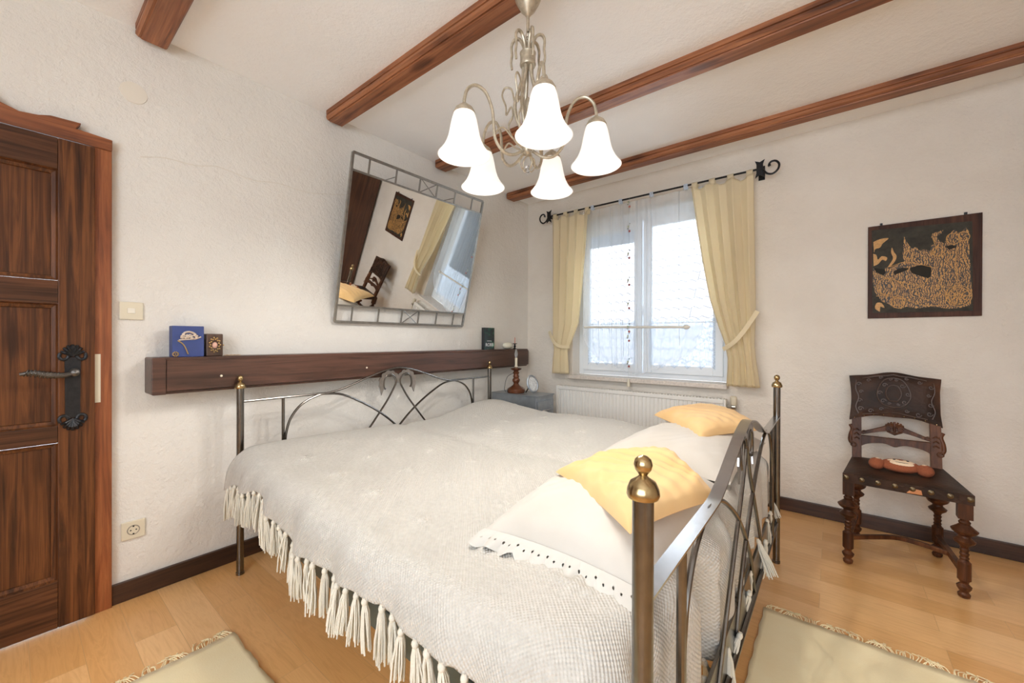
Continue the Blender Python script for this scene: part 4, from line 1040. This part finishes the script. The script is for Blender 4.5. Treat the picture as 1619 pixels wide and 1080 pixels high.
# seat with leather-covered apron
def seatpoly(g=0): return [(2.572-g, -.640-g), (3.028+g, -.680-g), (3.012+g, -.655), (2.998+g, -.21), (2.625-g, -.195), (2.575-g, -.55)]
m_leather = NT('dark_embossed_leather'); v = m_leather.co('Object'); n1 = m_leather.noise(v, 30, 4); vo = m_leather.n('ShaderNodeTexVoronoi', i_Vector=v, i_Scale=70.0)
m_leather.col(m_leather.ramp(m_leather.noise(v, 7, 4), [(.35, (.020,.010,.006)), (.6, (.048,.022,.012)), (.75, (.095,.038,.018))])); m_leather.set(Roughness=.5, Specular_IOR_Level=.2)
m_leather.bump(m_leather.math('ADD', n1, vo.outputs[0]), .35, .003); m_leather = m_leather.m
top = seatpoly(.004)
G = []
sm = MB(); N = 14
def quad(u, v): 
    a = np.array((2.568, -.645)); b = np.array((3.032, -.685)); c = np.array((3.002, -.205)); d = np.array((2.620, -.190))
    return a*(1-u)*(1-v)+b*u*(1-v)+c*u*v+d*(1-u)*v
for i in range(N+1):
    row = []
    for j in range(N+1):
        u, v = i/N, j/N; p = quad(u, v); e = min(1, 6*min(u, 1-u, v, 1-v)); row.append((p[0], p[1], ST+.010*e-.004*sin(pi*u)*sin(pi*v)))
    G.append(row)
sm.grid(G, flip=True)
P = [quad(0, 0), quad(1, 0), quad(1, 1), quad(0, 1)]
sm.add([(p[0], p[1], ST) for p in P]+[(p[0], p[1], ST-.046) for p in P], [(0, 1, 5, 4), (1, 2, 6, 5), (2, 3, 7, 6), (3, 0, 4, 7), (7, 6, 5, 4)])
sm.build('seat', m_leather, chr_, 40)
for k in range(8):
    u = .03+.94*k/7; p = quad(u, 0); q = quad(u, 1)
    MB().lathe([(.012, 0), (.012, .002), (.008, .005), (.0, .007)], (p[0], p[1], ST-.020), 12, (-.09, -1, 0)).build('nail_head', m_nail, chr_)
tr_ = MB(); a = quad(.52, 0); b = quad(.64, 0)
tr_.add([(a[0], a[1]-.002, ST-.042), (b[0], b[1]-.002, ST-.040), (b[0]-.004, b[1]-.002, ST-.018), (a[0]+.02, a[1]-.002, ST-.016)], [(0, 1, 2, 3)]); 
tag(tr_.build('torn_patch', plain('bare_tan_leather', (.48,.20,.08), .7), chr_, 0, solid=.001), 'torn tan spot on the apron')
# stretcher: bowed front-left to the right side plus side rail
MB().tube([(FL[0], FL[1]+.01, .135), (2.70, -.50, .130), (2.80, -.42, .125), (2.90, -.42, .12), (2.985, -.45, .115)], 1, flat=(.020, .022), up=(0,0,1), smooth=5).build('stretcher', m_chair, chr_, 40, .003)
MB().tube([(FR[0], FR[1], .115), (BKR[0], BKR[1], .115)], 1, flat=(.024, .024), up=(0,0,1)).build('stretcher', m_chair, chr_, 0, .003)
MB().tube([(FL[0], FL[1], .135), (BKL[0], BKL[1], .135)], 1, flat=(.022, .022), up=(0,0,1)).build('stretcher', m_chair, chr_, 0, .003)
# back: uprights, rails, leather panel leaning slightly back
def bk_(x, z, dy=0): return (x, -.215+(z-ST)*.17+dy, z)
UL, UR = 2.640, 2.975
for x, s in ((UL, -1), (UR, 1)):
    u = MB(); a0, a1 = bk_(x, ST-.03), bk_(x, .95)
    u.add([(x-.022, a0[1]-.016, a0[2]), (x+.022, a0[1]-.016, a0[2]), (x+.022, a0[1]+.016, a0[2]), (x-.022, a0[1]+.016, a0[2]), (x-.022, a1[1]-.010, a1[2]), (x+.022, a1[1]-.010, a1[2]), (x+.022, a1[1]+.016, a1[2]), (x-.022, a1[1]+.016, a1[2])], [(0,3,2,1), (4,5,6,7), (0,1,5,4), (1,2,6,5), (2,3,7,6), (3,0,4,7)])
    # carved outer scroll of the upright
    u.tube([bk_(x+s*.018, .565, -.004), bk_(x+s*.030, .585, -.004), bk_(x+s*.028, .62, -.006), bk_(x+s*.020, .655, -.006), bk_(x+s*.030, .68, -.004)], [.012, .010], 8, smooth=4)
    u.tube([bk_(x+s*(.016+.012*cos(t_)), .565+.012*sin(t_), -.020) for t_ in np.linspace(0, 2*pi, 12)], .004, 6)
    for zz in (.60, .625, .65): u.tube([bk_(x-.012, zz, -.018), bk_(x, zz+.012, -.022), bk_(x+.012, zz, -.018)], .004, 6)
    u.build('back_upright', m_chair, chr_, 30, .002)
lo_ = []
def rail(name, top, bot, x0=UL+.02, x1=UR-.02, th=.022, N=28):
    G1 = []
    for i in range(N+1):
        s = i/N; x = x0+(x1-x0)*s; G1.append((x, top(s), bot(s)))
    vs = []; 
    for x, a, b in G1:
        pa, pb = bk_(x, a), bk_(x, b); vs += [(pa[0], pa[1]-th/2, a), (pa[0], pa[1]+th/2, a), (pb[0], pb[1]+th/2, b), (pb[0], pb[1]-th/2, b)]
    fs = [(i*4+j, (i+1)*4+j, (i+1)*4+(j+1) % 4, i*4+(j+1) % 4) for i in range(N) for j in range(4)]+[(0, 1, 2, 3), (N*4+3, N*4+2, N*4+1, N*4)]
    return MB().add(vs, fs).build(name, m_chair, chr_, 40, .002)
rail('lower_rail', lambda s: .622, lambda s: .578+.012*sin(pi*s)-.016*math.exp(-((s-.5)/.09)**2)-.020*(abs(2*s-1)**6))
rail('scroll_rail', lambda s: .644+.045*sin(pi*s)**1.3+.018*math.exp(-((s-.5)/.12)**2), lambda s: .628+.035*sin(pi*s)**1.3)
for s in (-1, 1):
    c0 = (2.8075+s*.026, .676); MB().tube([bk_(c0[0]+.015*(1-t_/9)*cos(s*t_), c0[1]+.015*(1-t_/9)*sin(t_), -.018) for t_ in np.linspace(0, 7.5, 24)], .0038, 6).build('carved_volute', m_chair, chr_, 50)
    c0 = (2.8075+s*.135, .642); MB().tube([bk_(c0[0]+.012*(1-t_/9)*cos(s*t_), c0[1]+.012*(1-t_/9)*sin(t_), -.014) for t_ in np.linspace(0, 7.5, 24)], .0035, 6).build('carved_volute', m_chair, chr_, 50)
cr = MB()
for k in range(7):
    a = radians(20+140*k/6); cr.tube([bk_(2.8075+.008*cos(a), .684+.008*sin(a), -.016), bk_(2.8075+.042*cos(a), .688+.030*sin(a), -.014)], [.005, .006], 6)
cr.tube([bk_(2.775, .662, -.012), bk_(2.8075, .650, -.018), bk_(2.84, .662, -.012)], [.005, .009, .005], 8)
cr.tube([bk_(2.8075, .650, -.016), bk_(2.8075, .69, -.018)], .006, 8)
cr.build('shell_carving', m_chair, chr_, 50)
# leather panel
NU, NV = 40, 20; G1 = []; G2 = []
def panel(u, v):
    w = .5-.012*sin(pi*v)**1.2*2; x = 2.8045+(u-.5)*2*w*.398/1.0
    zt = .972+.030*sin(pi*u)**1.2+.004*cos(4*pi*u); zb = .712+.036*sin(pi*u)-.004*cos(4*pi*u); z = zb+(zt-zb)*v
    return x, z
for i in range(NV+1):
    r1, r2 = [], []
    for j in range(NU+1):
        u, v = j/NU, i/NV; x, z = panel(u, v); e = min(1, 7*min(u, 1-u), 5*min(v, 1-v)); r1.append(bk_(x, z, -.012-.012*e)); r2.append(bk_(x, z, .004+.004*e))
    G1.append(r1); G2.append(r2)
lpn = MB().grid(G1).grid(G2, flip=True)
ring_ = [(0, j) for j in range(NU+1)]+[(i, NU) for i in range(1, NV+1)]+[(NV, j) for j in range(NU-1, -1, -1)]+[(i, 0) for i in range(NV-1, 0, -1)]
n = (NU+1)*(NV+1)
for (i, j), (k_, l_) in zip(ring_, ring_[1:]+ring_[:1]): lpn.f.append((k_*(NU+1)+l_, i*(NU+1)+j, n+i*(NU+1)+j, n+k_*(NU+1)+l_))
lo = lpn.build('leather_back', m_leather, chr_, 50)
em = MB()
def emb(P, r=.0028): em.tube([bk_(panel(*p)[0], panel(*p)[1], -.0265) for p in spline([(a, b, 0) for a, b in P], 5) for p in [p[:2]]], r, 6)
def spiral(u, v, r, s=1, ph=0, turns=7):
    em.tube([bk_(panel(u, v)[0]+r*(1-t_/(turns+1.5))*cos(s*t_+ph), panel(u, v)[1]+r*(1-t_/(turns+1.5))*sin(s*t_+ph), -.0265) for t_ in np.linspace(0, turns, 22)], .0024, 6)
for s in (0, 1):
    f = (lambda u: u) if s == 0 else (lambda u: 1-u); sg = 1 if s == 0 else -1
    for (u, v, r) in ((.10, .80, .012), (.12, .62, .010), (.10, .42, .012), (.12, .22, .014), (.24, .13, .013), (.36, .17, .010), (.22, .87, .010), (.36, .90, .009), (.40, .72, .012), (.34, .55, .012), (.38, .36, .013), (.45, .30, .008), (.47, .84, .008)): spiral(f(u), v, r, sg)
    emb([(f(.08), .9), (f(.06), .7), (f(.09), .5), (f(.06), .3), (f(.10), .12)]); emb([(f(.15), .08), (f(.3), .06), (f(.42), .10), (f(.5), .12)]); emb([(f(.15), .93), (f(.3), .95), (f(.42), .93), (f(.5), .95)])
    emb([(f(.5), .88), (f(.40), .84), (f(.33), .68), (f(.31), .48), (f(.38), .28), (f(.5), .22)])
    emb([(f(.5), .72), (f(.44), .68), (f(.41), .52), (f(.45), .38), (f(.5), .36)])
em.build('embossed_scrolls', plain('worn_leather_relief', (.075,.036,.020), .36), lo, 60)
for k in range(9):
    u = .06+.88*k/8; x, z = panel(u, .035); MB().ball(bk_(x, z, -.020), .0035, 8, 5).build('stud', m_brass, chr_)

# plush cushion on the seat
pl = empty('plush_toy', (2.81, -.43, ST+.01), 'brown plush animal head cushion with cream face lying on the chair seat', 'plush toy')
m_plush = plain('brown_plush', (.30,.085,.035), .95, 0, .15, 200, .4); m_cream = plain('cream_plush', (.84,.66,.47), .95, 0, .05, 200, .3)
PZ = ST+.012
MB().ball((2.805, -.455, PZ+.034), .1, 28, 18, (1.12, .72, .36)).build('head', m_plush, pl, 180)
for s, yy in ((-1, -.455), (1, -.47)):
    e = MB().ball((2.805+s*.125, yy-.015, PZ+.036), .05, 20, 14, (.92, .95, .74)).build('ear', m_plush, pl, 180)
    MB().ball((2.805+s*.122, yy-.008, PZ+.0485), .030, 16, 10, (.9, .8, .85)).build('inner_ear', m_cream, e, 180)
def onhead(x, y):
    dx, dy = (x-2.805)/.112, (y+.455)/.072; return PZ+.034+.036*sqrt(max(0, 1-dx*dx-dy*dy))
def patch(cx0, cy0, rx, ry, h, n=24, m=6):
    G = [[(cx0+rx*r*cos(a), cy0+ry*r*sin(a), onhead(cx0+rx*r*cos(a), cy0+ry*r*sin(a))+h*(1-r**4)-.0005) for a in np.linspace(0, 2*pi, n+1)] for r in np.linspace(0, 1, m+1)]
    return MB().grid(G, flip=True)
patch(2.812, -.475, .066, .030, .004).build('muzzle', m_cream, pl, 180)
patch(2.770, -.447, .034, .018, .003).build('eye_patch', m_cream, pl, 180); patch(2.850, -.447, .034, .018, .003).build('eye_patch', m_cream, pl, 180)
for x in (2.775, 2.845): MB().ball((x, -.447, onhead(x, -.447)+.003), .008, 10, 6, (1, .7, .5)).build('eye', m_black, pl)
MB().tube([(2.812+.034*t_, -.478-.006*(1-t_*t_), onhead(2.812+.034*t_, -.484)+.004) for t_ in np.linspace(-1, 1, 11)], .0016, 6).build('mouth', m_black, pl)

pl.rotation_euler = (radians(12), 0, 0); pl.scale = (.74, .78, .80); pl.location.z += .004

# ------------------------------------------------------------------ rugs
def rug(label, x0, x1, y0, y1, fr_side, seed):
    rnd = random.Random(seed); o = empty('rug', ((x0+x1)/2, (y0+y1)/2, 0), label, 'rug', 'cream rugs beside the bed')
    N = 40; G = []
    for i in range(N+1):
        row = []
        for j in range(N+1):
            u, v = i/N, j/N; x = x0+(x1-x0)*u; y = y0+(y1-y0)*v
            if i in (0, N): x += .003*sin(j*1.7)
            if j in (0, N): y += .003*sin(i*1.3)+.002*sin(i*2.9)
            row.append((x, y, .007+.0015*sin(u*9+v*5)))
        G.append(row)
    m = MB().grid(G, flip=True); m.build('rug_cloth', m_rug, o, 180, solid=.008)
    fm = MB(); n = 90
    for k in range(n):
        s = (k+.5)/n+rnd.uniform(-.004, .004); g = int(k/6); lean = .025*sin(g*2.1)+rnd.uniform(-.006, .006)
        L = rnd.uniform(.035, .055); cl_ = .012*sin(g*1.3+k*.4)
        if fr_side == 'x':
            a = (x0, y0+(y1-y0)*s, .006); P = [a, (x0-L*.4, a[1]+lean*.5, .010+rnd.uniform(0, .004)), (x0-L*.8, a[1]+lean+cl_, .007), (x0-L, a[1]+lean*.5+cl_*1.8, .004)]
        else:
            a = (x0+(x1-x0)*s, y1, .006); P = [a, (a[0]+lean*.5, y1+L*.4, .010+rnd.uniform(0, .004)), (a[0]+lean+cl_, y1+L*.8, .007), (a[0]+lean*.5+cl_*1.8, y1+L, .004)]
        fm.tube(P, .0018, 4, smooth=3)
    f_ = fm.build('fringe', m_rug, o, 60); f_['kind'] = 'stuff'
rug('cream cotton rug with fringe on the floor between the bed and the door', .64, 2.0, -3.56, -2.86, 'x', 1)
rug('cream cotton rug with fringe at the foot of the bed before the carved chair', 2.29, 3.0, -2.75, -1.335, 'y', 2)

# ------------------------------------------------------------------ wardrobe seen in the mirror
wd = empty('wardrobe', (3.95, -.6, 0), 'tall dark brown wardrobe standing against the wall beyond the chair, seen in the mirror', 'wardrobe')
m_ward = wood('wardrobe_oak', (.05,.02,.012), (.11,.045,.024), (.16,.065,.034), 2, .4, .2)
MB().box((3.62, -.55, .08), (4.28, -.03, 2.2)).box((3.60, -.57, 0), (4.29, -.03, .08)).box((3.59, -.59, 2.2), (4.29, -.03, 2.26)).build('body', m_ward, wd, 0, .004)
for a, b in ((3.64, 3.945), (3.955, 4.26)):
    d = MB().box((a, -.572, .10), (b, -.55, 2.18)).box((a+.05, -.58, .2), (b-.05, -.572, 1.0)).box((a+.05, -.58, 1.1), (b-.05, -.572, 2.08)).build('door', m_ward, wd, 0, .004)
    MB().ball((b-.03 if a < 3.7 else a+.03, -.588, 1.1), .012, 10, 8).build('knob', m_brass, d)

# tidy helper property
for o in bpy.data.objects:
    if '_o' in o: del o['_o']
